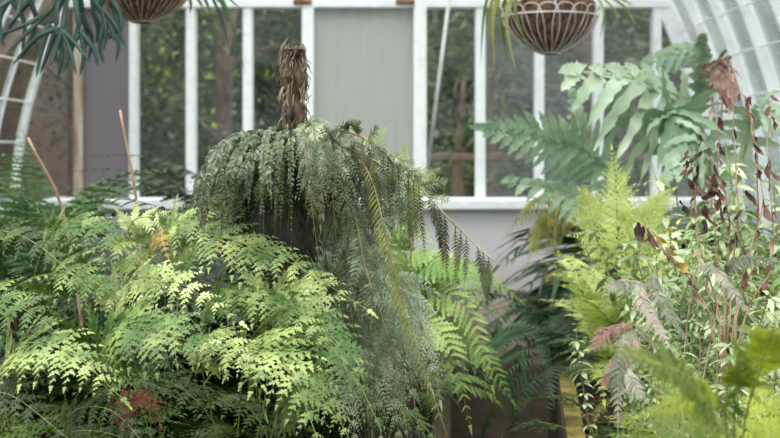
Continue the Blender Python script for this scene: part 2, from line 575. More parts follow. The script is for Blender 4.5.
# mullions: column in the photograph, width in pixels
MUL = [(78, 9), (133, 8), (190.5, 9.5), (247.5, 9.5), (308, 12), (420, 13), (480.5, 10), (539.5, 9.5), (598.5, 10), (657, 9)]
mx = []
for px, wd in MUL:
    x = (px - CX) / F * YE; h = wd / F * YE / 2
    zt = min(2.78, z_at(abs(x - CXH)) - 0.03)
    m = MB(); m.bevbox((x - h, YE - (0.03 if wd > 11 else 0.01), 1.13), (x + h, YE + 0.085, zt), 0.008)
    trim(m, M['tan_post'] if px == 78 else M['white'])
    mx.append((x - h, x + h))
# rusty plates where the frosted panel meets the rail above it
for px in (303, 405):
    x = (px - CX) / F * YE
    m = MB(); m.bevbox((x - 0.06, YE - 0.045, 2.395), (x + 0.06, YE - 0.012, 2.43), 0.006)
    tag(m.obj('hinge_plate', M['rust']), 'rusty iron plate at the top ' + ('left' if px < 350 else 'right') + ' corner of the frosted panel', 'hinge')
# the panes of the end wall
edges = [None] + mx + [None]
nwin = [0]


def pane(poly, y, mat):
    nwin[0] += 1
    m = MB(); n = len(poly)
    m.add([(x, y, z) for x, z in poly] + [(x, y + 0.005, z) for x, z in poly],
          [tuple(range(n)), tuple(range(2 * n - 1, n - 1, -1))] + [(i, i + n, (i + 1) % n + n, (i + 1) % n) for i in range(n)])
    return struct(m, 'window_%d' % nwin[0], mat)


for i in range(len(edges) - 1):
    a, b = edges[i], edges[i + 1]
    mat = M['glass']
    if a is None:
        x1 = b[0]
        side = [(CXH - w + .02, z) for w, z in fine if 1.13 < z < z_at(abs(x1 - CXH)) - .02]
        poly = [(x1, 1.13), (CXH - w_at(1.13) + .02, 1.13)] + side + [(x1, z_at(abs(x1 - CXH)) - .03)]
    elif b is None:
        x0 = a[1]
        side = [(CXH + w - .02, z) for w, z in fine if 1.13 < z < z_at(abs(x0 - CXH)) - .02]
        poly = [(x0, 1.13), (CXH + w_at(1.13) - .02, 1.13)] + side + [(x0, z_at(abs(x0 - CXH)) - .03)]
        mat = M['glass_grey']
    else:
        x0, x1 = a[1], b[0]
        poly = [(x0, 1.13), (x1, 1.13), (x1, 2.38), (x0, 2.38)]
        if i == 1: mat = M['glass_dull']
        if i == 5: mat = M['glass_frost']
        if i >= 7: mat = M['glass_grey']
    pane(poly, YE + 0.03, mat)
    if a is not None and b is not None:
        pane([(x0, 2.43), (x1, 2.43), (x1, 2.75), (x0, 2.75)], YE + 0.03, M['glass_grey'])
# raised ribs of the frosted sheet
m = MB()
x0, x1 = mx[4][1], mx[5][0]
k = 34
for j in range(k):
    x = x0 + (x1 - x0) * (j + .5) / k
    m.box((x - 0.003, YE + 0.0275, 1.135), (x + 0.003, YE + 0.03, 2.37))
trim(m, M['glass_frost'])
m = MB(); m.bevbox((-2.0, YE - 0.02, 2.75), (1.7, YE + 0.09, 2.8), 0.008); trim(m, M['white'])


def rib(y, mat, wy=0.022, dep=0.085):
    """one curved glazing bar from the dwarf wall over the ridge to the other dwarf wall"""
    m = MB()
    pr = [(CXH - w, z) for w, z in fine] + [(CXH + w, z) for w, z in reversed(fine)][1:]
    vs, fs = [], []
    n = len(pr)
    for i, (x, z) in enumerate(pr):
        a = Vector((pr[max(i - 1, 0)][0], 0, pr[max(i - 1, 0)][1])); b = Vector((pr[min(i + 1, n - 1)][0], 0, pr[min(i + 1, n - 1)][1]))
        t = (b - a).normalized(); nn = Vector((t.z, 0, -t.x))       # points into the house
        c = Vector((x, y, z))
        o = c - nn * 0.02; q = c + nn * ((dep if x > CXH else dep * .42) - 0.02)
        vs += [o + Vector((0, -wy, 0)), o + Vector((0, wy, 0)), q + Vector((0, wy * .6, 0)), q + Vector((0, -wy * .6, 0))]
    for i in range(n - 1):
        for k in range(4):
            l = (k + 1) % 4
            fs.append((i * 4 + k, i * 4 + l, i * 4 + 4 + l, i * 4 + 4 + k))
    m.add(vs, fs)
    return trim(m, mat)


RY = [YE + 0.02 - 0.46 * k for k in range(10)]
for k, y in enumerate(RY):
    rib(y, M['white_rib'], 0.035 if k == 0 else 0.022, 0.11 if k == 0 else 0.066)
for k in range(len(RY) - 1):
    ya, yb = RY[k + 1] + 0.02, RY[k] - 0.02
    for s in (-1, 1):
        vs = []
        for w, z in fine:
            for dw in (0.0, 0.005):
                vs += [(CXH + s * (w - dw), ya, z), (CXH + s * (w - dw), yb, z)]
        m = MB(); fs = []
        for i in range(len(fine) - 1):
            a = i * 4
            fs += [(a, a + 1, a + 5, a + 4), (a + 2, a + 6, a + 7, a + 3)]
        m.add(vs, fs)
        nwin[0] += 1
        struct(m, 'window_%d' % nwin[0], M['glass_side'] if s > 0 else M['glass'])
# glazing laps and rails along the house
for z in (1.5, 1.76, 2.0, 2.22, 2.46, 2.8):
    for s in (-1, 1):
        x = CXH + s * (w_at(z) - 0.012)
        m = MB(); m.tube([(x, RY[-1], z), (x, YE, z)], 0.0055, n=6); trim(m, M['white_rib'])
for s in (-1, 1):
    x = CXH + s * 2.32
    m = MB(); m.bevbox((x - 0.06, RY[-1] - .1, 0.7), (x + 0.06, YE, 0.78), 0.01); trim(m, M['sill'])
for x in (0.70, -1.08, -1.42):
    m = MB(); m.tube([(x, RY[-1], 2.92), (x, YE, 2.92)], 0.012, n=8); trim(m, M['white_rib'])

# ================================================================== OUTSIDE
m = MB(); m.box((-14, -4, -0.3), (14, 26, -0.09)); tag(m.obj('lawn', M['lawn']), 'green lawn outside the glasshouse', 'lawn', None, 'structure')
b = empty('brick_building', (-5.3, 10.5, -0.09), 'brown brick building outside the left glazing', 'building')
m = MB(); m.box((-6.4, 5.2, -0.09), (-4.2, 15.6, 4.2)); m.obj('wall', M['brick'], b)
m = MB(); m.bevbox((-6.5, 5.1, 4.2), (-4.1, 15.7, 4.32), 0.02); m.obj('coping', M['plaster'], b)


def tree(x, y, h, tr, crown, mat, n, label, lean=0.0, leaf=0.11, low=0.9, seed=1):
    rr = random.Random(seed)
    t = empty('garden_tree', (x, y, -0.09), label, 'tree', None)
    m = MB()
    top = Vector((x + lean, y, h * .8))
    m.tube(catmull([(x, y, -0.1), (x + lean * .2 + .03, y, h * .3), (x + lean * .6 - .03, y, h * .55), top], 10), tr, tr * .5, 8)
    for k in range(5):
        z = h * (.35 + .1 * k); a = rr.uniform(0, 6.28)
        s = Vector((x + lean * z / h, y, z))
        m.tube(catmull([s, s + Vector((math.cos(a) * .3, math.sin(a) * .3, .25)), s + Vector((math.cos(a) * crown * .7, math.sin(a) * crown * .7, .4))], 5), tr * .4, tr * .12, 5)
    m.obj('trunk', M['bark'], t, True)
    m = MB()
    hubs = [(rr.uniform(-1, 1) * crown * .8, rr.uniform(-1, 1) * crown * .8, rr.uniform(low, h)) for _ in range(24)]
    for k in range(n):
        hx, hy, hz = rr.choice(hubs)
        q = Vector((x + hx + lean * hz / h + rr.gauss(0, .26), y + hy + rr.gauss(0, .26), hz + rr.gauss(0, .22)))
        d = Vector((rr.gauss(0, 1), rr.gauss(0, 1), rr.gauss(-.3, .6))).normalized()
        nn = orth(Vector((rr.gauss(0, .5), rr.gauss(0, .5), 1)), d)
        s = d.cross(nn); l = leaf * rr.uniform(.6, 1.2)
        m.add([q, q + d * l * .5 + s * l * .22, q + d * l, q + d * l * .5 - s * l * .22], [(0, 1, 2, 3)])
    m.obj('crown', mat, t)
    return t


tree(-3.25, 11.6, 4.6, .06, .55, M['tree_c'], 3400, 'grey-green tree with a thin tan trunk seen through the far left pane', .1, seed=3)
tree(-2.0, 13.5, 5.2, .12, 1.2, M['tree_a'], 5200, 'dark bushy tree outside, behind the second clear pane from the left', .1, seed=4)
tree(-1.6, 10.6, 4.2, .06, .8, M['tree_b'], 900, 'thin-trunked olive-yellow tree outside, left of the frosted panel', .25, .09, 1.6, seed=5)
tree(-0.2, 14.2, 5.5, .14, 1.3, M['tree_a'], 4200, 'dark tree outside, behind the frosted panel', 0, seed=6)
tree(1.0, 12.2, 4.6, .09, .8, M['tree_c'], 2200, 'brown-trunked tree outside, right of the frosted panel', .1, .1, 1.2, seed=7)
tree(0.62, 10.4, 2.6, .04, .22, M['tree_b'], 260, 'slim yellow-leaved sapling outside, beside the white rod', .05, .09, .9, seed=8)
tree(2.3, 13.4, 5.4, .13, 1.3, M['tree_c'], 5200, 'grey-green spreading tree outside, behind the right-hand basket', .1, seed=9)
tree(4.0, 15.0, 5.0, .14, 1.4, M['tree_a'], 3600, 'dark tree outside at the right end of the glass wall', -.2, seed=10)
tree(-4.2, 17.5, 6.4, .16, 1.8, M['tree_a'], 4200, 'tall dark tree far outside, beyond the brick building', 0, .16, seed=12)


def hedge(x0, x1, y, h, label, seed):  # added backdrop that shuts out the bright sky beyond the trees
    rr = random.Random(seed)
    t = empty('sky_block_hedge', ((x0 + x1) / 2, y, -.09), label, 'hedge')
    m = MB(); nx, nz = 40, 24
    vs, fs = [], []
    for i in range(nx + 1):
        for j in range(nz + 1):
            x = x0 + (x1 - x0) * i / nx; z = -.09 + h * j / nz
            vs.append((x, y + .5 * mnoise.noise((x * .9, z * .9, seed)) + .5 * (j / nz) ** 3, z))
    for i in range(nx):
        for j in range(nz):
            a = i * (nz + 1) + j; fs.append((a, a + nz + 1, a + nz + 2, a + 1))
    b0 = len(vs)
    for i in range(nx + 1):
        x = x0 + (x1 - x0) * i / nx; vs += [(x, y + 1.6, -.09), (x, y + 1.6, h - .09)]
    for i in range(nx):
        a = b0 + i * 2; fs += [(a, a + 1, a + 3, a + 2), (i * (nz + 1) + nz, (i + 1) * (nz + 1) + nz, a + 3, a + 1)]
    m.add(vs, fs); m.obj('branches', M['tree_a'], t)
    m = MB()
    for k in range(7000):
        x = rr.uniform(x0, x1); z = rr.uniform(0, h)
        q = Vector((x, y + .5 * mnoise.noise((x * .9, z * .9, seed)) + .5 * (z / h) ** 3 - rr.uniform(0, .25), z))
        d = Vector((rr.gauss(0, 1), rr.gauss(-.5, .6), rr.gauss(0, .7))).normalized()
        nn = orth(Vector((rr.gauss(0, .5), -.6, 1)), d); s_ = d.cross(nn); l = rr.uniform(.12, .24)
        m.add([q, q + d * l * .5 + s_ * l * .25, q + d * l, q + d * l * .5 - s_ * l * .25], [(0, 1, 2, 3)])
    m.obj('foliage', M['tree_a'], t)


hedge(-7.5, 0.1, 20.5, 6.0, 'tall dark evergreen hedge added to block the sky behind the left windows', 3)
hedge(-1.6, 9.0, 22.8, 6.0, 'tall dark evergreen hedge added to block the sky behind the right windows', 8)
f = empty('garden_fence', (0.8, 9.7, -0.09), 'low wooden rail fence outside the end window', 'fence')
for k in range(4):
    m = MB(); x = -0.4 + k * 0.95
    m.bevbox((x - .03, 9.68, -.09), (x + .03, 9.74, 1.38), .006); m.obj('post', M['bark'], f)
for z in (0.8, 1.36):
    m = MB(); m.bevbox((-0.45, 9.66, z), (2.5, 9.70, z + .06), .006); m.obj('rail', M['bark'], f)
# ================================================================== RAISED BEDS
SZ = 0.62                                     # soil level


def edge_l(y): return -0.05 + 0.055 * y
def edge_r(y): return 0.534 + (y - 3.23) * 0.12


def bed(name, label, xa, xb, side):
    b = empty(name, (xa(4), 4, 0), label, 'planter')
    ys = [1.0 + 6.48 * i / 60 for i in range(61)]
    m = MB(); nx = 30; vs = []; fs = []
    for y in ys:
        for j in range(nx + 1):
            x = xa(y) + (xb(y) - xa(y)) * j / nx
            h = 0.03 * mnoise.noise((x * 5, y * 5, 0)) + 0.02 * mnoise.noise((x * 17, y * 17, 3))
            vs.append((x, y, SZ + h))
    for i in range(60):
        for j in range(nx):
            a = i * (nx + 1) + j
            fs.append((a, a + 1, a + nx + 2, a + nx + 1))
    m.add(vs, fs); m.obj('soil', M['soil'], b, True)
    e = xb if side < 0 else xa
    m = MB()
    for i in range(6):
        y0, y1 = 1.0 + 6.48 * i / 6, 1.0 + 6.48 * (i + 1) / 6
        for lo, hi in ((0.0, 0.30), (0.305, 0.635)):
            t = 0.045 * side
            p = [(e(y0), y0 + .003), (e(y1), y1 - .003), (e(y1) - t, y1 - .003), (e(y0) - t, y0 + .003)]
            m.add([(x, y, lo) for x, y in p] + [(x, y, hi) for x, y in p],
                  [(0, 1, 2, 3), (4, 5, 6, 7), (0, 1, 5, 4), (1, 2, 6, 5), (2, 3, 7, 6), (3, 0, 4, 7)])
    m.obj('side_board', M['board'], b)
    m = MB(); t = 0.04 * side
    p = [(e(1.0) + .01 * side, 1.0), (e(7.48) + .01 * side, 7.48), (e(7.48) - t, 7.48), (e(1.0) - t, 1.0)]
    m.add([(x, y, .636) for x, y in p] + [(x, y, .672) for x, y in p],
          [(0, 1, 2, 3), (4, 5, 6, 7), (0, 1, 5, 4), (1, 2, 6, 5), (2, 3, 7, 6), (3, 0, 4, 7)])
    m.obj('edge_cap', M['cap'] if side > 0 else M['board'], b)
    return b


bed('raised_bed', 'raised timber-edged bed of ferns left of the path', lambda y: -2.43, edge_l, -1)
bed('raised_bed', 'raised bed with a mossy yellowish edge right of the path', edge_r, lambda y: 2.13, 1)


def G(px, Y, z=SZ):
    """point on the soil under an image column"""
    return Vector(((px - CX) / F * Y, Y, z))


# ================================================================== FERN KINDS
LE = dict(kind='bip', pairs=10, L=0.14, t0=0.40, sub=0.40, subp=6, teeth=3, ang=1.08, droop=0.2, wr=0.74, jit=0.12, prof=lambda t: (1 - t) ** 0.75)
leather = proto('fern_frond', [M['leather'], M['stem_green']], 5, length=0.62, e0=78, e1=-55, wob=.1, **LE)
leather_mid = remat(leather, [M['leather_mid'], M['stem_green']])
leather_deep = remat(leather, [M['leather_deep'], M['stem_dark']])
SO = dict(kind='blade', pairs=22, L=0.105, t0=0.16, pw=0.26, teeth=5, ang=1.2, droop=0.25, jit=0.12, shape='lance', prof=lambda t: min(1, .45 + 2.2 * t) * (1 - t) ** 0.7)
soft = proto('soft_frond', [M['soft'], M['stem_green']], 4, length=0.62, e0=72, e1=-65, wob=.1, **SO)
soft_up = [ (a, b) for a, b in proto('soft_frond', [M['soft_dim'], M['stem_dark']], 4, length=0.62, e0=84, e1=0, wob=.14, **SO)]
soft_up_pale = remat(soft_up, [M['pale_back'], M['stem_green']])
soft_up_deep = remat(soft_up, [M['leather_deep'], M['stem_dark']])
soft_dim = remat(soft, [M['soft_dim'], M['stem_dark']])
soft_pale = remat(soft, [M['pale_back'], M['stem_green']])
soft_fore = remat(soft, [M['fore'], M['stem_green']])
FE = dict(kind='bip', pairs=17, L=0.10, t0=0.14, sub=0.36, subp=9, teeth=0, ang=0.95, droop=0.12, wr=0.44, shape='lance', jit=0.14,
          prof=lambda t: min(1, .5 + 2 * t) * (1 - t) ** 0.75)
feather = proto('feather_frond', [M['lime'], M['stem_green']], 4, length=0.42, e0=84, e1=-5, wob=.12, **FE)
feather_brown = remat(feather, [M['lime_brown'], M['stem_straw']])
feather_fore = remat(feather, [M['fore'], M['stem_green']])
SW = dict(kind='blade', pairs=26, L=0.07, t0=0.1, pw=0.2, teeth=0, ang=1.3, droop=0.2, jit=0.08, prof=lambda t: min(1, .5 + 3 * t) * (1 - t ** 3) ** .8)
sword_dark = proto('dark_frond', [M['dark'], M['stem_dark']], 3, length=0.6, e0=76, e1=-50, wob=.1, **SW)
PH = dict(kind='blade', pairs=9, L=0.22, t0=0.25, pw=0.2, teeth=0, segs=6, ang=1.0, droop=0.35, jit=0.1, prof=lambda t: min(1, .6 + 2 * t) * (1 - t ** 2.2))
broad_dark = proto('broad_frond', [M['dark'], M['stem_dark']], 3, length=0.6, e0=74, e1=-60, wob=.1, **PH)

# ================================================================== LEFT BED: THE BRIGHT FERNS IN FRONT
NL = Vector((0.05, -0.72, 0.7))
LM = [M['leather'], M['stem_green']]; MM = [M['leather_mid'], M['stem_green']]


def hl(root, base, pts, mats=LM, L=0.11, t0=0.42, label=None, N=NL, **kw):
    k = dict(LE); k.update(L=L, t0=t0); k.update(kw)
    k.setdefault('pairs', 10)
    m = MB()
    frond(m, [base] + [P(*c) for c in pts], N=N + Vector((R.uniform(-.15, .15), 0, R.uniform(-.15, .15))), **k)
    o = m.obj('frond', mats, root)
    if label: o['label'] = label


bA = G(165, 2.85)
fA = empty('leather_fern', bA, 'bright yellow-green fern with a long frond sweeping right below the weeping fern', 'fern')
hl(fA, bA, [(150, 330, 2.75), (188, 240, 2.6), (275, 256, 2.45), (368, 310, 2.32)], L=.125, pairs=14)
hl(fA, bA, [(178, 300, 2.85), (192, 222, 2.78), (236, 211, 2.72), (282, 220, 2.68)], L=.065)
hl(fA, bA, [(190, 380, 2.65), (212, 300, 2.5), (280, 306, 2.38), (340, 356, 2.28)], L=.115, pairs=13)
hl(fA, bA, [(120, 380, 2.65), (118, 292, 2.55), (170, 280, 2.42), (240, 322, 2.32)], L=.12, pairs=12)
hl(fA, bA, [(165, 300, 2.7), (172, 225, 2.62), (225, 238, 2.55), (300, 285, 2.5)], L=.10)
hl(fA, bA, [(155, 330, 2.75), (128, 232, 2.7), (165, 218, 2.68), (228, 240, 2.62)], L=.075, t0=.38)
hl(fA, bA, [(150, 330, 2.75), (150, 250, 2.6), (160, 238, 2.56), (168, 258, 2.52)], [M['ochre'], M['stem_straw']], L=.05, label='ochre-yellow frond')
plant('', None, None, None, leather_mid, 10, az=(-170, 10), tilt=(-20, 20), sc=(.85, 1.1), root=fA, seed=3)

bB = G(45, 2.8)
fB = empty('leather_fern', bB, 'bright fern at the left edge with a diagonal frond falling to the right', 'fern')
hl(fB, bB, [(28, 320, 2.75), (58, 226, 2.62), (122, 246, 2.48), (196, 325, 2.34)], L=.10, pairs=13)
hl(fB, bB, [(80, 320, 2.75), (76, 262, 2.7), (54, 228, 2.66), (27, 201, 2.62)], MM, L=.06, t0=.4)
hl(fB, bB, [(0, 400, 2.7), (-25, 300, 2.55), (22, 308, 2.42), (80, 352, 2.32)], L=.12)
hl(fB, bB, [(10, 330, 2.7), (-12, 240, 2.62), (30, 240, 2.52), (92, 292, 2.42)], MM, L=.10)
hl(fB, bB, [(60, 360, 2.7), (52, 275, 2.55), (95, 282, 2.45), (150, 335, 2.35)], L=.10)
plant('', None, None, None, leather_mid, 10, az=(-170, 10), tilt=(-20, 20), sc=(.85, 1.1), root=fB, seed=4)

bC = G(70, 2.55)
fC = empty('leather_fern', bC, 'bright fern in the lower left with pale frond tips above a rust-red frond', 'fern')
hl(fC, bC, [(10, 430, 2.45), (15, 350, 2.32), (68, 352, 2.2), (122, 398, 2.12)], L=0.136)
hl(fC, bC, [(90, 420, 2.45), (102, 338, 2.32), (160, 332, 2.22), (258, 372, 2.14)], L=0.147, pairs=13)
hl(fC, bC, [(20, 460, 2.45), (-30, 400, 2.3), (10, 395, 2.22), (70, 440, 2.15)], MM, L=0.118)
hl(fC, bC, [(60, 470, 2.45), (70, 415, 2.35), (110, 410, 2.25), (150, 450, 2.2)], MM, L=.08)
hl(fC, bC, [(105, 440, 2.45), (128, 402, 2.4), (148, 400, 2.36), (160, 424, 2.33)], [M['red'], M['stem_dark']], L=.06, t0=.35, label='rust-red dying frond')
plant('', None, None, None, leather_mid, 9, az=(-190, -30), tilt=(-5, 30), sc=(.6, .85), root=fC, seed=5)

bD = G(235, 2.62)
fD = empty('leather_fern', bD, 'bright fern in front of the weeping fern, its fronds hanging down at the lower right', 'fern')
hl(fD, bD, [(238, 430, 2.5), (250, 342, 2.34), (288, 368, 2.22), (322, 450, 2.14)], L=0.147)
hl(fD, bD, [(285, 420, 2.5), (298, 330, 2.38), (340, 350, 2.32), (376, 418, 2.28)], L=0.118)
hl(fD, bD, [(215, 430, 2.5), (200, 345, 2.36), (230, 345, 2.26), (262, 385, 2.2)], L=.09)
hl(fD, bD, [(265, 400, 2.55), (270, 300, 2.45), (310, 305, 2.4), (352, 372, 2.34)], L=0.130)
hl(fD, bD, [(270, 440, 2.5), (285, 380, 2.36), (318, 385, 2.3), (350, 440, 2.25)], L=0.118)
plant('', None, None, None, leather_mid, 8, az=(-150, 40), tilt=(-15, 15), sc=(.75, .95), root=fD, seed=6)

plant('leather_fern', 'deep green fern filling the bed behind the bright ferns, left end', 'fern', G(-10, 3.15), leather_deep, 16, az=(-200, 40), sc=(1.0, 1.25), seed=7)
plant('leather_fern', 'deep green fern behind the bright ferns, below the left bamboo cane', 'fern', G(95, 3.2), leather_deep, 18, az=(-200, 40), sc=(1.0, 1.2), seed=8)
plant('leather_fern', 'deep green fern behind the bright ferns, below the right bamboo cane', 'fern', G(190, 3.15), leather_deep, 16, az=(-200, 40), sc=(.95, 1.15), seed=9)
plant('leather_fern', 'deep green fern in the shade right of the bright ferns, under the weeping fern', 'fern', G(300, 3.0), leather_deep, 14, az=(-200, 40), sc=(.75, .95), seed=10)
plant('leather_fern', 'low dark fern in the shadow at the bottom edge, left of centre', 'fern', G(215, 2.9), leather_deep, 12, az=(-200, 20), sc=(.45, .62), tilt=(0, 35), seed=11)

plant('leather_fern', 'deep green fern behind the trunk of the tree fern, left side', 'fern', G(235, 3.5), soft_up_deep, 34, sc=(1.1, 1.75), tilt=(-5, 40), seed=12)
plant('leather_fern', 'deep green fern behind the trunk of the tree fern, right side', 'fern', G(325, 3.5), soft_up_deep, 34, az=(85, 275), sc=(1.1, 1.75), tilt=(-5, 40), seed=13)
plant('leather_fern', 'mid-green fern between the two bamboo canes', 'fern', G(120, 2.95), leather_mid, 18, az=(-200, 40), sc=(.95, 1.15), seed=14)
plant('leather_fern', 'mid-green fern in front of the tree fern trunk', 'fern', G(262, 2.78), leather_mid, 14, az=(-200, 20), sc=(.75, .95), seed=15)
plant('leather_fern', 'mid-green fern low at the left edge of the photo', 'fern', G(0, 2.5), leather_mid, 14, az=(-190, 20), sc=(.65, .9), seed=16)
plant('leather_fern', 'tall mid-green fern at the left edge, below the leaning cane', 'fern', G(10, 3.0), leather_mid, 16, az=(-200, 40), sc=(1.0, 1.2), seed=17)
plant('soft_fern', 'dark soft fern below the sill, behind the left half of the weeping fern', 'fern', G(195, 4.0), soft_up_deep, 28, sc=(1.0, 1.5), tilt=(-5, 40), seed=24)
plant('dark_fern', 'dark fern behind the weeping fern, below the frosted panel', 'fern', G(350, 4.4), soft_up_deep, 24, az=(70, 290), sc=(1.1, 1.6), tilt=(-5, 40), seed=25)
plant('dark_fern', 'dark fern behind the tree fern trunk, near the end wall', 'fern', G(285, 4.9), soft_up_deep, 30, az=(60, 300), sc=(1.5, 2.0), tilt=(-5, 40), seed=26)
# dim ferns further back on the left
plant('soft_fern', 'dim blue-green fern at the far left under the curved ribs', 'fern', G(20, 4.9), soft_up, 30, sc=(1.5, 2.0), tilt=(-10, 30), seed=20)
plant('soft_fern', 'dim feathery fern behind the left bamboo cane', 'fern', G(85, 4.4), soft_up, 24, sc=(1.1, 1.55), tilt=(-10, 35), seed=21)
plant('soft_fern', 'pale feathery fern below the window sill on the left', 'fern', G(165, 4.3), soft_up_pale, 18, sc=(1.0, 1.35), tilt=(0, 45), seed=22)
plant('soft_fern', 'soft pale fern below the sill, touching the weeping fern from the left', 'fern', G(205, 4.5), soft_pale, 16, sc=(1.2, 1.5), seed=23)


def cane(pts, label):
    t = empty('bamboo_cane', pts[0], label, 'cane')
    m = MB(); p = catmull(pts, 12)
    rad = [0.0044 + (0.0006 if i % 4 == 0 else 0) - i * 0.0001 for i in range(13)]
    m.tube(p, rad, n=8); m.obj('cane', M['bamboo'], t, True)
    m = MB()
    for i in (4, 8):
        d = (p[i + 1] - p[i - 1]).normalized()
        m.tube([p[i] - d * .003, p[i] + d * .003], 0.0054, n=8)
    m.obj('node', M['stem_dry'], t)


cane([G(98, 3.1, .6), P(68, 232, 3.02), P(28, 138, 2.9)], 'thin bamboo cane leaning left at the left end of the bed')
cane([G(148, 3.1, .6), P(139, 228, 3.05), P(120, 110, 3.0)], 'taller bamboo cane in front of the grey sheet and the left windows')

# ================================================================== THE WEEPING TREE FERN IN THE MIDDLE
bT = G(291, 2.75)
tf = empty('tree_fern', bT, 'tree fern with a bare fibrous trunk and dark weeping fronds, centre', 'tree fern')
m = MB()
tp = catmull([bT - Vector((0, 0, .03)), P(290, 300, 2.75), P(292, 180, 2.75), P(294, 110, 2.74), P(293, 50, 2.73)], 26)
vs, fs = [], []
n = 14
for i, p in enumerate(tp):
    r0 = 0.025 + 0.003 * math.sin(i * 1.7) + (0.006 if i > 21 else 0)
    for k in range(n):
        a = 2 * PI * k / n
        r = r0 * (1 + .3 * mnoise.noise((k * 1.3, i * .9, 2.0)))
        vs.append(p + Vector((math.cos(a) * r, math.sin(a) * r, .012 * mnoise.noise((k, i, 5)))))
for i in range(len(tp) - 1):
    for k in range(n):
        l = (k + 1) % n
        fs.append((i * n + k, i * n + l, i * n + n + l, i * n + n + k))
fs.append(tuple(len(vs) - n + k for k in range(n)))
m.add(vs, fs); m.obj('trunk', M['trunk_fibre'], tf)
m = MB()
for k in range(260):
    i = R.choice(list(range(12, 27)) + list(range(20, 27)) * 3)
    p = tp[i]; a = R.uniform(0, 2 * PI)
    o = Vector((math.cos(a), math.sin(a), 0))
    s = p + o * .023 + Vector((0, 0, R.uniform(-.02, .03)))
    up = R.choice((-1, -1, 1)) if i < 25 else -1
    q = s + o * R.uniform(.004, .018) + Vector((R.uniform(-.012, .012), 0, up * R.uniform(.015, .05)))
    m.tube([s, (s + q) / 2 + o * .004, q], R.uniform(.001, .0028), .0005, 4)
m.obj('leaf_base_fibres', M['fibre'], tf)

NW = Vector((0, -0.9, 0.45))
WL = dict(kind='blade', pairs=58, t0=0.06, pw=0.62, teeth=0, segs=3, ang=1.05, droop=0.3, jit=0.35, fold=.35, shape='lance', r=.0018,
          prof=lambda t: min(1, .6 + 2 * t) * (1 - t ** 4))
for k in range(57):       # left half: cords of small curled leaflets
    ex = R.uniform(188, 292); ey = R.uniform(185, 262) if ex > 205 else R.uniform(205, 245)
    f = (292 - ex) / 100
    ay = 131 + 10 * f * f + R.uniform(-4, 10)
    Y0 = 2.68; Ye = R.uniform(2.32, 2.8)
    m = MB()
    frond(m, [P(292 + R.uniform(-6, 8), 152 + R.uniform(0, 18), Y0), P(292 - f * 60, ay, (Y0 + Ye) / 2), P(ex + 9 * f, ay + 16 + 18 * f, Ye), P(ex + R.uniform(-6, 6), ey, Ye)],
          N=NW + Vector((R.uniform(-.5, .5), 0, R.uniform(-.3, .3))), L=R.uniform(.0095, .0155), **WL)
    m.obj('frond', [M['weep'], M['stem_dark']], tf)
WR = dict(kind='bip', pairs=15, t0=0.12, sub=0.3, subp=8, teeth=0, wr=.42, shape='lance', ang=.8, droop=.35, hang=.55, jit=.22, r=.0024,
          prof=lambda t: min(1, .5 + 2 * t) * (1 - t ** 3))
for k in range(33):       # right half: lacy fronds falling between the trunk and the long arch
    ex = R.uniform(305, 418)
    f = (ex - 300) / 120
    top = 125 + 26 * f * f
    ey = R.uniform(205, 300) - (40 if ex > 385 else 0)
    Ye = R.uniform(2.36, 2.85)
    m = MB()
    frond(m, [P(300 + R.uniform(-6, 10), 150, 2.68), P(300 + f * 62, top + R.uniform(-4, 14), (2.68 + Ye) / 2), P(ex - 4, top + 34 + R.uniform(-6, 20), Ye), P(ex + R.uniform(-6, 10), ey, Ye)],
          N=NW + Vector((R.uniform(-.5, .5), 0, 0)), L=R.uniform(.045, .075), **WR)
    m.obj('frond', [M['weep_silver'] if R.random() < .45 else M['weep'], M['stem_olive'] if R.random() < .4 else M['stem_dark']], tf)


def comb(root, a, b, mats, width=.028, pairs=15, L=None, sway=0.0, wr=.34):
    """one hanging pinna with two short rows of leaflets"""
    m = MB()
    mid = (a + b) / 2 + Vector((sway, -.01, 0))
    frond(m, [a, mid, b], N=Vector((R.uniform(-.5, .5), -1, .2)), kind='blade', pairs=pairs, L=width, t0=.08, pw=wr, teeth=0, segs=3, ang=.85, droop=.1, jit=.15, r=.0013,
          prof=lambda t: min(1, .6 + 3 * t) * (1 - t ** 3) ** .7, fold=.3)
    return m.obj('pinna', mats, root)


for ctrl in ([(292, 160, 2.7), (312, 175, 2.6), (334, 215, 2.52), (346, 268, 2.5)], [(290, 162, 2.7), (300, 190, 2.62), (306, 225, 2.58), (308, 268, 2.56)], [(290, 165, 2.7), (276, 185, 2.62), (268, 215, 2.58), (262, 250, 2.56)],
             [(292, 162, 2.72), (322, 185, 2.7), (350, 230, 2.68), (362, 285, 2.68)], [(288, 165, 2.72), (262, 180, 2.74), (245, 212, 2.74), (236, 250, 2.74)], [(292, 166, 2.7), (290, 195, 2.6), (288, 225, 2.56), (286, 262, 2.55)]):  # one broad dark leaf plus added fronds standing in for shade under the crown
    hero(tf, ctrl, [M['shade_skirt'], M['stem_dark']], label='dark frond close to the trunk, filling in the shadow under the crown', N=Vector((R.uniform(-.3, .3), -1, .2)), kind='blade', pairs=20, L=.075, t0=.15, pw=.3, teeth=4, ang=.8, droop=.3, hang=.3, jit=.15,
         prof=lambda t: min(1, .5 + 2 * t) * (1 - t ** 3) ** .8)
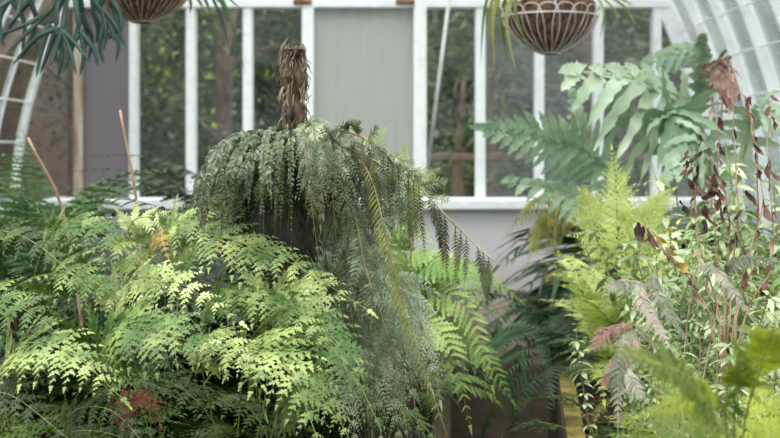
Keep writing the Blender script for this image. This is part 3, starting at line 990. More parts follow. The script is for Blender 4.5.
# the long arch that reaches right, with leaflets hanging like fringes
m = MB()
arc = catmull([P(300, 148, 2.66), P(330, 131, 2.55), P(368, 140, 2.46), P(408, 175, 2.42), P(450, 220, 2.4), P(494, 262, 2.4)], 40)
m.tube(arc, .0035, .0013, 6)
m.obj('arching_stem', M['stem_straw'], tf, True)
for k in range(24):
    u = .25 + .74 * k / 23
    p = arc[min(40, int(u * 40))]
    ln = (.21 - .10 * u) * R.uniform(.75, 1.1)
    if k % 5 == 4: ln *= .6
    b = p + Vector((R.uniform(-.01, .02), R.uniform(-.03, .03), -ln))
    comb(tf, p, b, [M['weep_dim'] if k % 6 else M['weep_olive'], M['stem_dark']], .012 + .004 * R.random(), int(6 + ln * 90), wr=.34)
for k in range(22):       # short leaflets along the top of the arch
    u = .1 + .6 * k / 21
    p = arc[int(u * 40)]
    b = p + Vector((R.uniform(-.02, .06), R.uniform(-.1, .0), R.uniform(-.05, .035)))
    comb(tf, p, b, [M['weep_silver'], M['stem_olive']], .022, 9)
# two long fronds that hang to the bottom edge of the picture
for ctrl, mats, L, asym in (
        ([(330, 140, 2.6), (368, 172, 2.45), (388, 245, 2.38), (408, 320, 2.34), (446, 432, 2.3)], [M['weep_olive'], M['stem_olive']], .034, (.6, 1.1)),
        ):
    hero(tf, ctrl, mats, N=Vector((.2, -1, .2)), kind='blade', pairs=56, L=L, t0=.15, pw=.2, teeth=0, segs=3, ang=.95, droop=.25, jit=.12, asym=asym, r=.0026,
         prof=lambda t: min(1, .35 + 1.6 * t) * (1 - t ** 4) ** .8, n_sub=40)
for ctrl, mt in (([(325, 150, 2.62), (352, 205, 2.5), (366, 270, 2.42), (392, 350, 2.38), (408, 440, 2.36)], 'weep_silver'), ([(320, 150, 2.62), (345, 215, 2.55), (352, 290, 2.5), (366, 350, 2.46), (372, 430, 2.44)], 'silver'),
                 ([(330, 150, 2.62), (360, 215, 2.55), (380, 270, 2.5), (404, 320, 2.46), (432, 390, 2.44)], 'silver'), ([(322, 150, 2.62), (350, 200, 2.58), (362, 250, 2.52), (380, 300, 2.48), (396, 372, 2.44)], 'weep_silver'),
                 ([(318, 152, 2.62), (338, 190, 2.55), (346, 240, 2.5), (350, 300, 2.48), (356, 360, 2.46)], 'weep_silver')):
    hero(tf, ctrl, [M[mt], M['stem_olive']], N=Vector((R.uniform(-.3, .4), -1, .2)), kind='bip', pairs=24, L=.075, t0=.2, sub=.28, subp=9, teeth=0, wr=.4, shape='lance', ang=.7, droop=.4, hang=.5, jit=.2, r=.0024,
         prof=lambda t: min(1, .5 + 2 * t) * (1 - t ** 3), n_sub=36)
m = MB()
for k in range(70):       # the tangle of finer cords between them
    if k < 42:
        ex = R.uniform(196, 290); f = (292 - ex) / 100; ay = 138 + 30 * f * f + R.uniform(-3, 14); Ye = R.uniform(2.4, 2.85); ey = R.uniform(185, 248); sx_ = 14 * f
        c0 = P(290 + R.uniform(-6, 6), 155, 2.68); c1 = P(292 - f * 50, ay, (2.68 + Ye) / 2)
    else:
        ex = R.uniform(300, 385); f = (ex - 300) / 120; ay = 134 + 45 * f * f + R.uniform(0, 14); Ye = R.uniform(2.5, 2.9); ey = R.uniform(200, 280); sx_ = -6
        c0 = P(298 + R.uniform(-6, 6), 152, 2.68); c1 = P(300 + f * 60, ay, (2.68 + Ye) / 2)
    frond(m, [c0, c1, P(ex + sx_, ay + 22 + 14 * f, Ye), P(ex, ey, Ye)], N=NW + Vector((R.uniform(-.6, .6), 0, R.uniform(-.3, .3))), L=R.uniform(.010, .016), **WL)
tag(m.obj('frond_tangle', [M['weep_dim'], M['stem_dark']], tf), None, None, None, 'stuff')

# silver-green ferns hanging over the edge of the bed beneath it
bS = G(372, 2.85)
fS = empty('silver_fern', bS, 'silver-green fern drooping over the bed edge beneath the weeping fern', 'fern')
SV = dict(kind='bip', pairs=18, t0=.3, sub=.3, subp=9, teeth=0, wr=.46, shape='lance', ang=.85, droop=.4, hang=.3, jit=.14, prof=lambda t: min(1, .6 + 2 * t) * (1 - t ** 2.5))
for pts in ([(362, 330, 2.7), (358, 285, 2.58), (372, 340, 2.5), (382, 450, 2.46)], [(372, 330, 2.75), (378, 290, 2.66), (402, 330, 2.6), (420, 440, 2.58)],
            [(355, 350, 2.7), (346, 305, 2.6), (350, 370, 2.52), (356, 460, 2.5)], [(380, 330, 2.8), (392, 280, 2.72), (420, 320, 2.68), (440, 400, 2.66)],
            [(365, 350, 2.75), (366, 300, 2.66), (388, 360, 2.58), (402, 460, 2.55)], [(360, 320, 2.8), (352, 262, 2.72), (372, 290, 2.66), (398, 370, 2.6)]):
    m = MB()
    frond(m, [bS] + [P(*c) for c in pts], N=Vector((R.uniform(-.2, .3), -1, .3)), L=.10, **SV)
    m.obj('frond', [M['silver'], M['stem_straw']], fS)

# soft bright fern in the gap between the beds
bG = G(418, 3.7)
fG = empty('soft_fern', bG, 'blurred bright green fern arching over the path, right of the weeping fern', 'fern')
SG = dict(SO); SG.update(L=.11, t0=.25, pairs=24)
for pts in ([(415, 330, 3.6), (418, 272, 3.5), (455, 270, 3.4), (500, 318, 3.35)], [(420, 350, 3.6), (430, 295, 3.5), (468, 310, 3.42), (492, 385, 3.38)],
            [(410, 350, 3.6), (405, 268, 3.55), (430, 255, 3.5), (470, 285, 3.45)], [(412, 370, 3.5), (420, 325, 3.4), (450, 345, 3.35), (470, 425, 3.3)],
            [(425, 340, 3.6), (440, 270, 3.6), (480, 272, 3.6), (520, 300, 3.6)], [(408, 370, 3.5), (412, 340, 3.4), (428, 360, 3.35), (442, 430, 3.3)],
            [(400, 340, 3.7), (392, 250, 3.65), (405, 225, 3.6), (430, 240, 3.55)], [(422, 360, 3.6), (440, 330, 3.5), (480, 350, 3.45), (512, 400, 3.4)]):
    m = MB()
    frond(m, [bG] + [P(*c) for c in pts], N=Vector((R.uniform(-.3, .3), -.6, .8)), **SG)
    m.obj('frond', [M['soft'], M['stem_green']], fG)
plant('', None, None, None, soft, 8, az=(-180, 60), sc=(.5, .7), root=fG, seed=31)
bU = G(388, 4.3)
fU = empty('soft_fern', bU, 'fern with upright pale tips showing above the weeping fern, before the frosted panel', 'fern')
for pts in ([(375, 250, 4.3), (372, 180, 4.3), (378, 140, 4.3), (386, 124, 4.3)], [(392, 250, 4.3), (398, 190, 4.3), (402, 160, 4.3), (406, 140, 4.3)],
            [(400, 260, 4.2), (414, 200, 4.2), (424, 178, 4.2), (436, 170, 4.2)], [(380, 260, 4.2), (372, 200, 4.2), (362, 160, 4.2), (350, 135, 4.2)]):
    m = MB()
    frond(m, [bU] + [P(*c) for c in pts], N=Vector((.2, -1, .3)), kind='blade', pairs=20, L=.085, t0=.4, pw=.2, teeth=4, ang=.9, droop=.1, jit=.12)
    m.obj('frond', [M['pale_back'], M['stem_green']], fU)

# ================================================================== DARK GROWTH AT THE BACK OF THE RIGHT BED
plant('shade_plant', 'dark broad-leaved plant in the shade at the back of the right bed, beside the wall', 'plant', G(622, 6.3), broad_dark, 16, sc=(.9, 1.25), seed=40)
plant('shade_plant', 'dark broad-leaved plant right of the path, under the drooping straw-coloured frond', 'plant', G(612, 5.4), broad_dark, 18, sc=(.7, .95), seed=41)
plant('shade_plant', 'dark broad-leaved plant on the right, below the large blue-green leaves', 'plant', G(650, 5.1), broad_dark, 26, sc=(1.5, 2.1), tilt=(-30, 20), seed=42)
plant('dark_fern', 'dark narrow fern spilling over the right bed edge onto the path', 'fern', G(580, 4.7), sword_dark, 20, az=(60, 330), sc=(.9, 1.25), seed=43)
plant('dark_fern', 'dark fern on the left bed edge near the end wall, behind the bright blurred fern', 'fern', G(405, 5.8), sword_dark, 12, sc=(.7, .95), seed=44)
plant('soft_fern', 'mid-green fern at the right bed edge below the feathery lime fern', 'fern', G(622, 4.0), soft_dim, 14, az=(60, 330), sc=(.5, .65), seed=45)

# straw-coloured drooping frond
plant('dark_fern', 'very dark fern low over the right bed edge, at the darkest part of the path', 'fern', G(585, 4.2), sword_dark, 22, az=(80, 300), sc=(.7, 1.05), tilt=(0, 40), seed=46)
bY = G(600, 4.9)
fY = empty('straw_fern', bY, 'fern with a yellowing frond drooping left in front of the sill', 'fern')
for pts, mm in (([(598, 260, 4.9), (570, 197, 4.8), (535, 200, 4.7), (508, 232, 4.65)], M['straw_leaf']), ([(592, 270, 4.9), (562, 215, 4.8), (540, 225, 4.75), (528, 262, 4.7)], M['straw_leaf']),
                ([(600, 270, 4.9), (585, 205, 4.9), (560, 196, 4.9), (545, 220, 4.85)], M['straw_leaf'])):
    m = MB()
    frond(m, [bY] + [P(*c) for c in pts], N=Vector((0, -.8, .6)), kind='blade', pairs=20, L=.12, t0=.45, pw=.26, teeth=4, ang=1.1, droop=.5, hang=.7, jit=.15)
    m.obj('frond', [mm, M['stem_straw']], fY)


# ================================================================== BLUE-GREEN LOBED FERN
def lobed(root, ctrl, lobes, W, mats=None, N=None, n=40, dr=.38):
    """pinnatifid leaf: a central web with long wavy lobes; lobes = (t, side, angle, length)"""
    m = MB()
    pts = catmull([c if isinstance(c, Vector) else P(*c) for c in ctrl], n)
    m.mi = 1; m.tube(pts, .004, .0016, 5); m.mi = 0
    N = N or Vector((0, -.85, .5))
    for (t, sd, ang, ln) in lobes:
        u = t * n; k = min(int(u), n - 1)
        p = pts[k].lerp(pts[k + 1], u - k); T = (pts[k + 1] - pts[k]).normalized()
        nn = orth(N, T); s = T.cross(nn)
        d = T * math.cos(ang) + s * (sd * math.sin(ang))
        nn = nn + s * R.uniform(-.25, .25)
        # wavy lobe
        d.normalize(); nn = orth(nn, d); ss = d.cross(nn)
        K = 14; vs = []
        ph = R.uniform(0, 6)
        for i in range(K + 1):
            v = i / K
            w = W * .5 * (1.25 - .35 * v if v < .1 else 1 - .15 * v) * (1 - max(0, (v - .55) / .45) ** 1.8)
            c = p + d * (ln * v) + GR * (dr * ln * v * v) + nn * (.02 * math.sin(v * 4 + ph) * ln * 2)
            wa = w * (1 + .16 * math.sin(v * 26 + ph)); wb = w * (1 + .16 * math.sin(v * 26 + ph + 2.2))
            rip = nn * (.08 * W * math.sin(v * 22 + ph))
            vs += [c, c + ss * wa + nn * (.25 * wa) + rip, c - ss * wb + nn * (.25 * wb) - rip]
        fs = []
        for i in range(K):
            a = i * 3
            fs += [(a, a + 3, a + 4, a + 1), (a, a + 2, a + 5, a + 3)]
        m.add(vs, fs)
    # web along the rib
    vs = []; fs = []
    ts = [l[0] for l in lobes]; ta, tb = min(ts) - .02, 1.0
    for i in range(25):
        u = (ta + (tb - ta) * i / 24) * n; k = max(0, min(int(u), n - 1))
        p = pts[k].lerp(pts[k + 1], u - k); T = (pts[k + 1] - pts[k]).normalized(); nn = orth(N, T); s = T.cross(nn)
        w = W * .42 * (1 - (i / 24) ** 3)
        vs += [p, p + s * w, p - s * w]
    for i in range(24):
        a = i * 3
        fs += [(a, a + 3, a + 4, a + 1), (a, a + 2, a + 5, a + 3)]
    m.add(vs, fs)
    return m.obj('lobed_leaf', mats or [M['blue'], M['stem_green']], root, True)


bP = G(668, 4.5)
fP = empty('lobed_fern', bP, 'large blue-green fern with wavy lobed leaves in front of the right windows', 'fern')


def lobeset(t0, n, lu, ld, au=1.15, ad=1.15, up=1):
    o = []
    for i in range(n):
        v = i / (n - 1); t = t0 + (.97 - t0) * v
        e = min(1, .65 + 1.6 * v) * (1 - .72 * v ** 2.2)
        o.append((t, up, au * (1 - .4 * v), lu * e * R.uniform(.9, 1.1)))
        o.append((t + .01, -up, ad * (1 - .4 * v), ld * e * R.uniform(.9, 1.1)))
    o.append((.985, 1, .05, min(lu, ld) * .5))
    return o


# the leaf with regular lobes that points left
lobed(fP, [bP, P(650, 250, 4.6), P(606, 168, 4.6), P(555, 140, 4.5), P(487, 128, 4.4)], lobeset(.44, 14, .19, .19, 1.15, 1.15), .036, N=Vector((0, -1, .1)), dr=.12)
# the large leaf turned towards the path, lobes hanging
lobed(fP, [bP, P(690, 220, 4.5), P(692, 118, 4.45), P(650, 84, 4.25), P(572, 70, 4.1)], lobeset(.46, 9, .16, .40, 1.0, 1.1), .054, N=Vector((-.2, -1, .3)), dr=.22)
lobed(fP, [bP, P(680, 240, 4.4), P(668, 140, 4.3), P(672, 112, 4.2), P(690, 150, 4.1)], lobeset(.45, 8, .28, .28, 1.0, 1.0), .05, dr=.25)
# a leaf held upright, a leaf reaching left above it, and more behind
lobed(fP, [bP, P(690, 240, 4.6), P(700, 130, 4.6), P(700, 75, 4.55), P(702, 38, 4.5)], lobeset(.6, 8, .10, .10, .7, .7), .04)
lobed(fP, [bP, P(700, 220, 4.7), P(712, 90, 4.75), P(690, 50, 4.75), P(648, 60, 4.7)], lobeset(.55, 8, .10, .13, .8, 1.0), .038)
lobed(fP, [bP, P(660, 260, 4.7), P(600, 190, 4.8), P(582, 130, 4.8), P(572, 92, 4.8)], lobeset(.5, 9, .09, .09, .9, .9), .034)
lobed(fP, [bP, P(640, 260, 4.6), P(600, 205, 4.6), P(560, 190, 4.6), P(510, 180, 4.6)], lobeset(.45, 9, .11, .13), .036)
lobed(fP, [bP, P(720, 250, 4.5), P(745, 150, 4.5), P(755, 110, 4.4), P(790, 120, 4.3)], lobeset(.45, 8, .16, .2), .044)
lobed(fP, [bP, P(700, 250, 4.3), P(710, 170, 4.2), P(700, 140, 4.1), P(675, 165, 4.0)], lobeset(.45, 7, .2, .22, 1., 1.), .046)
# its faded leaf
lobed(fP, [bP, P(705, 240, 4.5), P(722, 110, 4.45), P(718, 62, 4.4), P(728, 100, 4.3)], lobeset(.55, 9, .11, .13, .9, .9), .032, [M['dryleaf_pink'], M['stem_dry']])['label'] = 'faded brown leaf'

# ================================================================== LIME FEATHERY FERN
plant('feathery_fern', 'lime-green feathery fern beside the path, below the large blue-green leaves', 'fern', G(648, 3.75), feather, 64, az=(-135, 135), tilt=(-40, 35), sc=(1.0, 1.6), spread=.16, seed=50)
plant('feathery_fern', 'browning feathery fern under the lime-green one', 'fern', G(652, 3.55), feather_brown, 34, az=(-130, 130), tilt=(-15, 45), sc=(.7, 1.05), spread=.1, seed=51)
plant('feathery_fern', 'lime-green feathery fern behind the withered stems on the right', 'fern', G(722, 3.9), feather, 46, tilt=(-35, 35), sc=(1.1, 1.6), spread=.12, seed=52)
plant('soft_fern', 'pale green fern at the right edge behind the withered stems', 'fern', G(775, 4.2), soft_pale, 16, sc=(1.0, 1.35), seed=53)
fT = plant('', None, None, None, [feather[0]], 0, root=empty('feathery_fern', G(628, 3.7), 'single lime-green plume standing above the feathery fern', 'fern'))
for pts in ([(622, 300, 3.7), (618, 230, 3.66), (616, 185, 3.62), (612, 150, 3.58)], [(630, 300, 3.7), (640, 240, 3.66), (655, 205, 3.62), (672, 190, 3.58)], [(615, 300, 3.7), (598, 240, 3.66), (588, 205, 3.62), (580, 190, 3.58)]):
    m = MB(); k = dict(FE); k.update(t0=.35, L=.12)
    frond(m, [G(628, 3.7)] + [P(*c) for c in pts], N=Vector((.1, -1, .3)), **k)
    m.obj('frond', [M['lime'], M['stem_green']], fT)


# ================================================================== PALE HERBS AND WITHERED STEMS ON THE RIGHT
def leafy_stem(n_leaf, h, mats, lw=.5, ll=.045):
    m = MB()
    p = catmull([(0, 0, 0), (R.uniform(-.03, .03), R.uniform(-.03, .03), h * .5), (R.uniform(-.08, .08), R.uniform(-.08, .08), h)], 14)
    m.mi = 1; m.tube(p, .0028, .001, 5); m.mi = 0
    for k in range(n_leaf):
        u = .12 + .88 * k / n_leaf
        q = p[min(14, int(u * 14))]
        a = k * 2.4 + R.uniform(-.4, .4)
        d = Vector((math.cos(a), math.sin(a), R.uniform(-.35, .35)))
        l = ll * R.uniform(.7, 1.25)
        blade(m, q + d * .006, d, Vector((0, 0, 1)) + Vector((R.uniform(-.5, .5), R.uniform(-.5, .5), 0)), l, l * lw, 0, .4, .2, 5, 'lance')
    a, b = m.split()
    return a.mesh('leafy_stem', mats[0]), b.mesh('stalk', mats[1], True)


herb_meshes = [leafy_stem(64, .5, [M['herb'], M['stem_green']], R.uniform(.3, .42), .034) for _ in range(5)]


def herb(label, px, Y, n, s, seed):
    rr = random.Random(seed)
    r = empty('leafy_herb', G(px, Y), label, 'plant')
    for k in range(n):
        o = bpy.data.objects.new('leafy_stem', herb_meshes[k % 5][1]); C.objects.link(o); o.parent = r
        q = bpy.data.objects.new('foliage', herb_meshes[k % 5][0]); C.objects.link(q); q.parent = o
        o.location = (rr.uniform(-.16, .16), rr.uniform(-.14, .14), -.01)
        o.rotation_euler = (rr.uniform(-.3, .3), rr.uniform(-.3, .3), rr.uniform(0, 6.28))
        z = s * rr.uniform(.75, 1.15); o.scale = (z, z, z)


herb('pale green leafy herb among the withered stems on the right', 700, 3.1, 26, 1.05, 1)
herb('pale green leafy herb at the right edge of the photo, mid-height', 768, 3.0, 24, 1.1, 2)
herb('low pale leafy herb behind the drooping fuzzy leaves', 668, 2.85, 22, .8, 3)
herb('pale leafy herb between the lime feathery fern and the withered stems', 690, 3.4, 26, 1.2, 5)
herb('pale leafy herb above the blurred yellow-green fern at the right edge', 765, 2.5, 22, .8, 6)
herb('tall pale leafy herb behind the withered stems, near the right glazing', 745, 3.7, 24, 1.5, 4)


def dried(root, p, size, mat, d=None):
    """a curled, twisted dead leaf"""
    m = MB()
    d = d or Vector((R.uniform(-.6, .6), R.uniform(-.6, .6), -1)).normalized()
    n = orth(Vector((R.uniform(-1, 1), -1, R.uniform(-.5, .5))), d); s = d.cross(n)
    K = 7; vs = []
    tw = R.uniform(-4.2, 4.2); cu = R.uniform(.4, 1.4)
    for i in range(K + 1):
        v = i / K
        a = tw * v
        ss = s * math.cos(a) + n * math.sin(a); nn = n * math.cos(a) - s * math.sin(a)
        w = size * .15 * math.sin(PI * (.1 + .86 * v)) * R.uniform(.8, 1.2)
        c = p + d * (size * v * (1 - .25 * v)) + n * (cu * size * .5 * v * v) + s * (.12 * size * math.sin(3 * v + tw))
        vs += [c, c + ss * w + nn * w * .8, c - ss * w + nn * w * .8]
    fs = []
    for i in range(K):
        a = i * 3
        fs += [(a, a + 3, a + 4, a + 1), (a, a + 2, a + 5, a + 3)]
    m.add(vs, fs)
    return m.obj('dried_leaf', mat, root, True)


bW = G(722, 2.75)
fW = empty('withered_shrub', bW, 'withered shrub of bare twisting stems with curled dark red-brown leaves, right', 'plant')
STEMS = [[(728, 330, 2.75), (738, 210, 2.72), (733, 120, 2.7), (729, 62, 2.68)], [(735, 330, 2.75), (756, 250, 2.7), (755, 160, 2.66), (752, 118, 2.64)],
         [(725, 300, 2.75), (728, 210, 2.7), (712, 160, 2.66), (698, 128, 2.64)], [(720, 330, 2.75), (700, 250, 2.7), (694, 190, 2.68), (690, 150, 2.66)],
         [(742, 330, 2.75), (772, 260, 2.75), (768, 150, 2.72), (772, 95, 2.7)], [(715, 340, 2.75), (690, 280, 2.7), (655, 240, 2.6), (640, 222, 2.58)],
         [(735, 320, 2.75), (745, 260, 2.72), (722, 200, 2.68), (708, 175, 2.66)], [(740, 300, 2.8), (762, 200, 2.8), (748, 110, 2.8), (742, 92, 2.8)],
         [(725, 320, 2.8), (715, 240, 2.78), (718, 150, 2.76), (712, 96, 2.74)]]
spots = []
for st in STEMS:
    m = MB(); p = catmull([bW] + [P(*c) for c in st], 18)
    p = [q + Vector((R.uniform(-.004, .004), 0, 0)) for q in p]
    m.tube(p, .0026, .001, 6); m.obj('stem', M['stem_dry'], fW, True)
    spots += p[7:]
for q in spots:
    for _ in range(1 if R.random() < .72 else 0):
        dried(fW, q, R.uniform(.024, .052), M['dryleaf'] if R.random() < .7 else M['dryleaf_pink'])
for px, py, s in ((640, 222, .07), (643, 226, .06), (712, 190, .09), (706, 205, .08), (700, 150, .07), (690, 178, .08), (682, 200, .06), (728, 92, .09), (752, 98, .07), (704, 220, .08), (698, 165, .07), (716, 175, .08), (708, 182, .09), (686, 160, .06), (722, 208, .07), (770, 172, .07), (762, 205, .07), (748, 190, .06)):
    dried(fW, P(px, py, 2.62), s * .8, M['dryleaf'])
for px, py, s in ((655, 236, .06), (672, 262, .07), (664, 248, .05)):
    dried(fW, P(px, py, 2.6), s, M['ochre'], Vector((.5, -.2, -.6)))['label'] = 'yellowing leaf'
m = MB(); m.tube(catmull([P(648, 228, 2.59), P(662, 250, 2.6), P(690, 275, 2.68), P(700, 262, 2.7)], 10), .002, n=5); m.obj('stem', M['stem_dry'], fW, True)

# drooping grey-pink leaves
bF = G(668, 2.3)
fF = empty('fuzzy_plant', bF, 'plant with drooping grey-pink fuzzy leaves in front of the withered shrub', 'plant')
fz = [([(700, 330, 2.3), (640, 285, 2.2), (600, 288, 2.1)], None), ([(660, 300, 2.3), (655, 290, 2.2), (690, 345, 2.1)], None),
      ([(690, 300, 2.35), (712, 268, 2.3), (752, 318, 2.2)], None), ([(660, 360, 2.2), (622, 345, 2.0), (618, 436, 1.9)], None),
      ([(650, 320, 2.2), (640, 296, 2.1), (672, 352, 2.0)], None), ([(715, 320, 2.4), (735, 262, 2.35), (782, 262, 2.3)], None),
      ([(650, 350, 2.2), (610, 330, 2.1), (592, 350, 2.05)], 1), ([(655, 360, 2.15), (625, 352, 2.0), (602, 388, 1.95)], 1), ([(640, 380, 2.1), (625, 368, 1.98), (645, 400, 1.92)], None)]
for pts, pk in fz:
    m = MB()
    cp = [bF] + [P(*c) for c in pts]
    frond(m, cp, N=Vector((R.uniform(-.2, .2), -.8, .6)), kind='blade', pairs=26, L=.02, t0=.5, pw=.6, teeth=0, segs=3, ang=1.2, droop=.5, jit=.25, fold=.3, r=.0016,
          prof=lambda t: min(1, .6 + 2 * t) * (1 - t ** 5))
    m.obj('drooping_leaf', [M['fuzzy_pink'] if pk else M['fuzzy'], M['stem_dry']], fF)

# blurred yellow-green fern in the near right corner
plant('feathery_fern', 'out-of-focus yellow-green fern in the near lower right corner', 'fern', G(772, 1.6), feather_fore, 70, az=(-70, 95), tilt=(-30, 12), sc=(.9, 1.65), spread=.16, seed=60)
bN = G(745, 1.5)
fN = empty('soft_fern', bN, 'out-of-focus yellow-green fern at the bottom, reaching left towards the path', 'fern')
for pts in ([(720, 480, 1.45), (690, 385, 1.38), (650, 362, 1.34), (600, 345, 1.3)], [(730, 480, 1.6), (720, 400, 1.5), (690, 400, 1.48), (640, 415, 1.46)], [(740, 470, 1.6), (760, 370, 1.5), (770, 340, 1.48), (776, 318, 1.45)],
            [(735, 480, 1.6), (735, 400, 1.5), (742, 370, 1.46), (735, 345, 1.45)], [(740, 480, 1.55), (715, 420, 1.45), (700, 395, 1.42), (672, 380, 1.4)]):
    m = MB(); k = dict(FE); k.update(t0=.4, L=.06)
    frond(m, [bN] + [P(*c) for c in pts], N=Vector((0, -.7, .7)), **k)
    m.obj('frond', [M['fore'], M['stem_green']], fN)
# dry grass at its foot
bH = G(640, 2.4)
dg = empty('dry_grass', bH, 'clump of dry tan grass on the soil at the bottom right', 'grass')
m = MB()
for k in range(260):
    a = R.uniform(0, 6.28); q = bH + Vector((R.uniform(-.16, .3), R.uniform(-.3, .3), 0))
    d = Vector((math.cos(a) * .7, math.sin(a) * .7, R.uniform(.4, 1.2))).normalized()
    blade(m, q, d, Vector((0, -1, 0.2)), R.uniform(.1, .26), .004, 0, .5, .1, 4, 'strap')
m.obj('blades', M['stem_straw'], dg)['kind'] = 'stuff'
plant('leather_fern', 'small green fern at the foot of the right bed edge, below the fuzzy leaves', 'fern', G(604, 3.1), leather_mid, 12, tilt=(0, 40), sc=(.4, .6), seed=70)
plant('leather_fern', 'green fern low down on the right, half hidden behind the fuzzy leaves', 'fern', G(700, 2.6), leather_mid, 12, tilt=(-10, 35), sc=(.55, .75), seed=71)


# ================================================================== HANGING BASKETS
def basket(cx, cy, zb, rad, h, label, wire, loops, raise_liner):
    b = empty('hanging_basket', (cx, cy, zb), label, 'basket')
    def prof(u): return rad * (max(0.0, 1 - (1 - u) ** 2.0)) ** .62 if u > 0 else 0.0
    m = MB(); n = 48; rows = 16; vs = []; fs = []
    hl_ = h * (1 + raise_liner)
    for i in range(rows + 1):
        u = i / rows * (1 + raise_liner)
        z = zb + h * u
        r = (prof(min(u, 1)) - .012) if i else .03
        r = max(r, .035)
        for k in range(n):
            a = 2 * PI * k / n
            q = r * (1 + .03 * mnoise.noise((math.cos(a) * 3, math.sin(a) * 3, z * 14)))
            zz = z + (.015 * mnoise.noise((math.cos(a) * 4, math.sin(a) * 4, 7)) if i == rows else 0)
            vs.append((cx + q * math.cos(a), cy + q * math.sin(a), zz))
    for i in range(rows):
        for k in range(n):
            l = (k + 1) % n
            fs.append((i * n + k, i * n + l, i * n + n + l, i * n + n + k))
    fs.append(tuple(range(n - 1, -1, -1)))
    m.add(vs, fs); m.obj('coir_liner', M['coir'], b, True)
    m = MB(); vs = [(cx, cy, zb + h * .95)]
    for k in range(n):
        a = 2 * PI * k / n; vs.append((cx + (rad - .014) * math.cos(a), cy + (rad - .014) * math.sin(a), zb + h * .93))
    m.add(vs, [(0, 1 + k, 1 + (k + 1) % n) for k in range(n)]); m.obj('potting_soil', M['soil'], b)
    m = MB(); m.ring((cx, cy, zb + h * .82), prof(.82) + .004, .0035); m.obj('rim_wire', wire, b)
    m = MB(); m.ring((cx, cy, zb + .004), .045, .003); m.obj('base_ring', wire, b)
    m = MB()
    for k in range(loops):
        a0 = 2 * PI * k / loops; aw = 2 * PI / loops * 1.0
        p = []
        for i in range(25):
            v = i / 24
            a = a0 + aw * (v * 2 - 1) * (1 if True else 0)
            e = 1 - abs(2 * v - 1) ** 2.4
            u = .04 + .98 * e
            # petal-shaped loop: legs run down to the base, crown shows above the rim
            leg = (2 * v - 1)
            a = a0 + aw * .95 * math.copysign(min(1, abs(leg) * 1.25) ** .8, leg) * (1 - .35 * (1 - e))
            r = max(.045, prof(min(u, 1))) + .004
            p.append((cx + r * math.cos(a), cy + r * math.sin(a), zb + h * u))
        m.tube(p, .0022, n=4)
    m.obj('wire_loops', wire, b)
    for k in range(3):
        a = 2 * PI * k / 3 + .5
        m = MB(); q0 = Vector((cx + rad * math.cos(a), cy + rad * math.sin(a), zb + h * .95)); q1 = Vector((cx, cy, 2.60))
        for j in range(26):
            c = q0.lerp(q1, (j + .5) / 26); d = (q1 - q0) / 26
            s = Vector((.006, 0, 0)) if j % 2 else Vector((0, .006, 0))
            m.tube([c - d * .7, c - d * .3 + s, c + d * .3 + s, c + d * .7, c + d * .3 - s, c - d * .3 - s, c - d * .7], .0014, n=4, cap=False)
        m.obj('chain', wire, b)
    m = MB(); m.tube(catmull([(cx, cy, 2.59), (cx, cy, 2.75), (cx, cy, 2.9), (cx, cy + .018, 2.935), (cx, cy + .02, 2.915)], 14), .003, n=6); m.obj('hook', wire, b, True)
    return b


YB = 4.8
pr = P(550, 54.5, YB)
basket(pr.x, YB, pr.z, .2, .19, 'coir-lined hanging basket with pale wire loops, upper right', M['wire'], 18, .12)
pl = P(142, 23, YB)
basket(pl.x, YB, pl.z, .215, .2, 'coir-lined hanging basket with rusty wires cut off by the top edge, left', M['wire_dark'], 20, .06)

# strap leaves out of the right-hand basket
bX = Vector((pr.x, YB, pr.z + .17))
sp = empty('spider_plant', bX, 'plant with hanging yellow-green strap leaves in the right-hand basket', 'plant')


def strap(root, pts, w, mat, name='leaf'):
    m = MB(); p = catmull(pts, 16); vs = []; fs = []
    for i, c in enumerate(p):
        t = (p[min(i + 1, 16)] - p[max(i - 1, 0)]).normalized()
        n = orth(Vector((.2, -1, .5)), t); s = t.cross(n); u = i / 16
        ww = w * .5 * min(1, .5 + 2 * u) * (1 - max(0, (u - .55) / .45) ** 2)
        vs += [c - n * ww * .3, c + s * ww, c - s * ww]
    for i in range(16):
        a = i * 3
        fs += [(a, a + 3, a + 4, a + 1), (a, a + 2, a + 5, a + 3)]
    m.add(vs, fs); return m.obj(name, mat, root, True)


for tip, ay, w, yy in (((494, 73), -8, .026, 4.7), ((516, 75), 2, .026, 4.62), ((488, 50), -12, .022, 4.75), ((534, 62), 0, .02, 4.58), ((502, 40), -14, .022, 4.8), ((637, 26), -8, .02, 4.8), ((618, 22), -6, .016, 4.7),
                       ((508, 70), -4, .024, 4.9), ((480, 66), -16, .02, 4.85), ((600, 40), -6, .016, 4.6), ((634, 6), -14, .018, 4.9)):
    sd = -1 if tip[0] < 551 else 1
    strap(sp, [bX + Vector((R.uniform(-.03, .03), R.uniform(-.03, .03), -.01)), P(551 + sd * 26, ay - 10, (4.8 + yy) / 2), P((551 + sd * 54 + tip[0]) / 2, ay + 12, yy), P(tip[0], tip[1], yy)], w * .72, M['strap'])


bQ = Vector((pl.x, YB, pl.z + .16))
tr_ = empty('trailing_plant', bQ, 'dark trailing plant with long narrow leaves spilling right from the left-hand basket', 'plant')
for tip, ay, w, yy in (((247, 76), -22, .016, 4.65), ((232, 52), -18, .014, 4.7), ((214, 24), -20, .016, 4.6), ((246, 14), -24, .013, 4.8), ((204, 10), -16, .014, 4.75), ((226, 8), -22, .014, 4.9), ((240, 44), -20, .012, 4.72), ((190, 14), -14, .014, 4.58)):
    strap(tr_, [bQ + Vector((R.uniform(-.03, .03), R.uniform(-.03, .03), -.01)), P(178, ay - 8, (4.8 + yy) / 2), P((190 + tip[0]) / 2, ay + 14, yy), P(tip[0], tip[1], yy)], w, M['dark'])

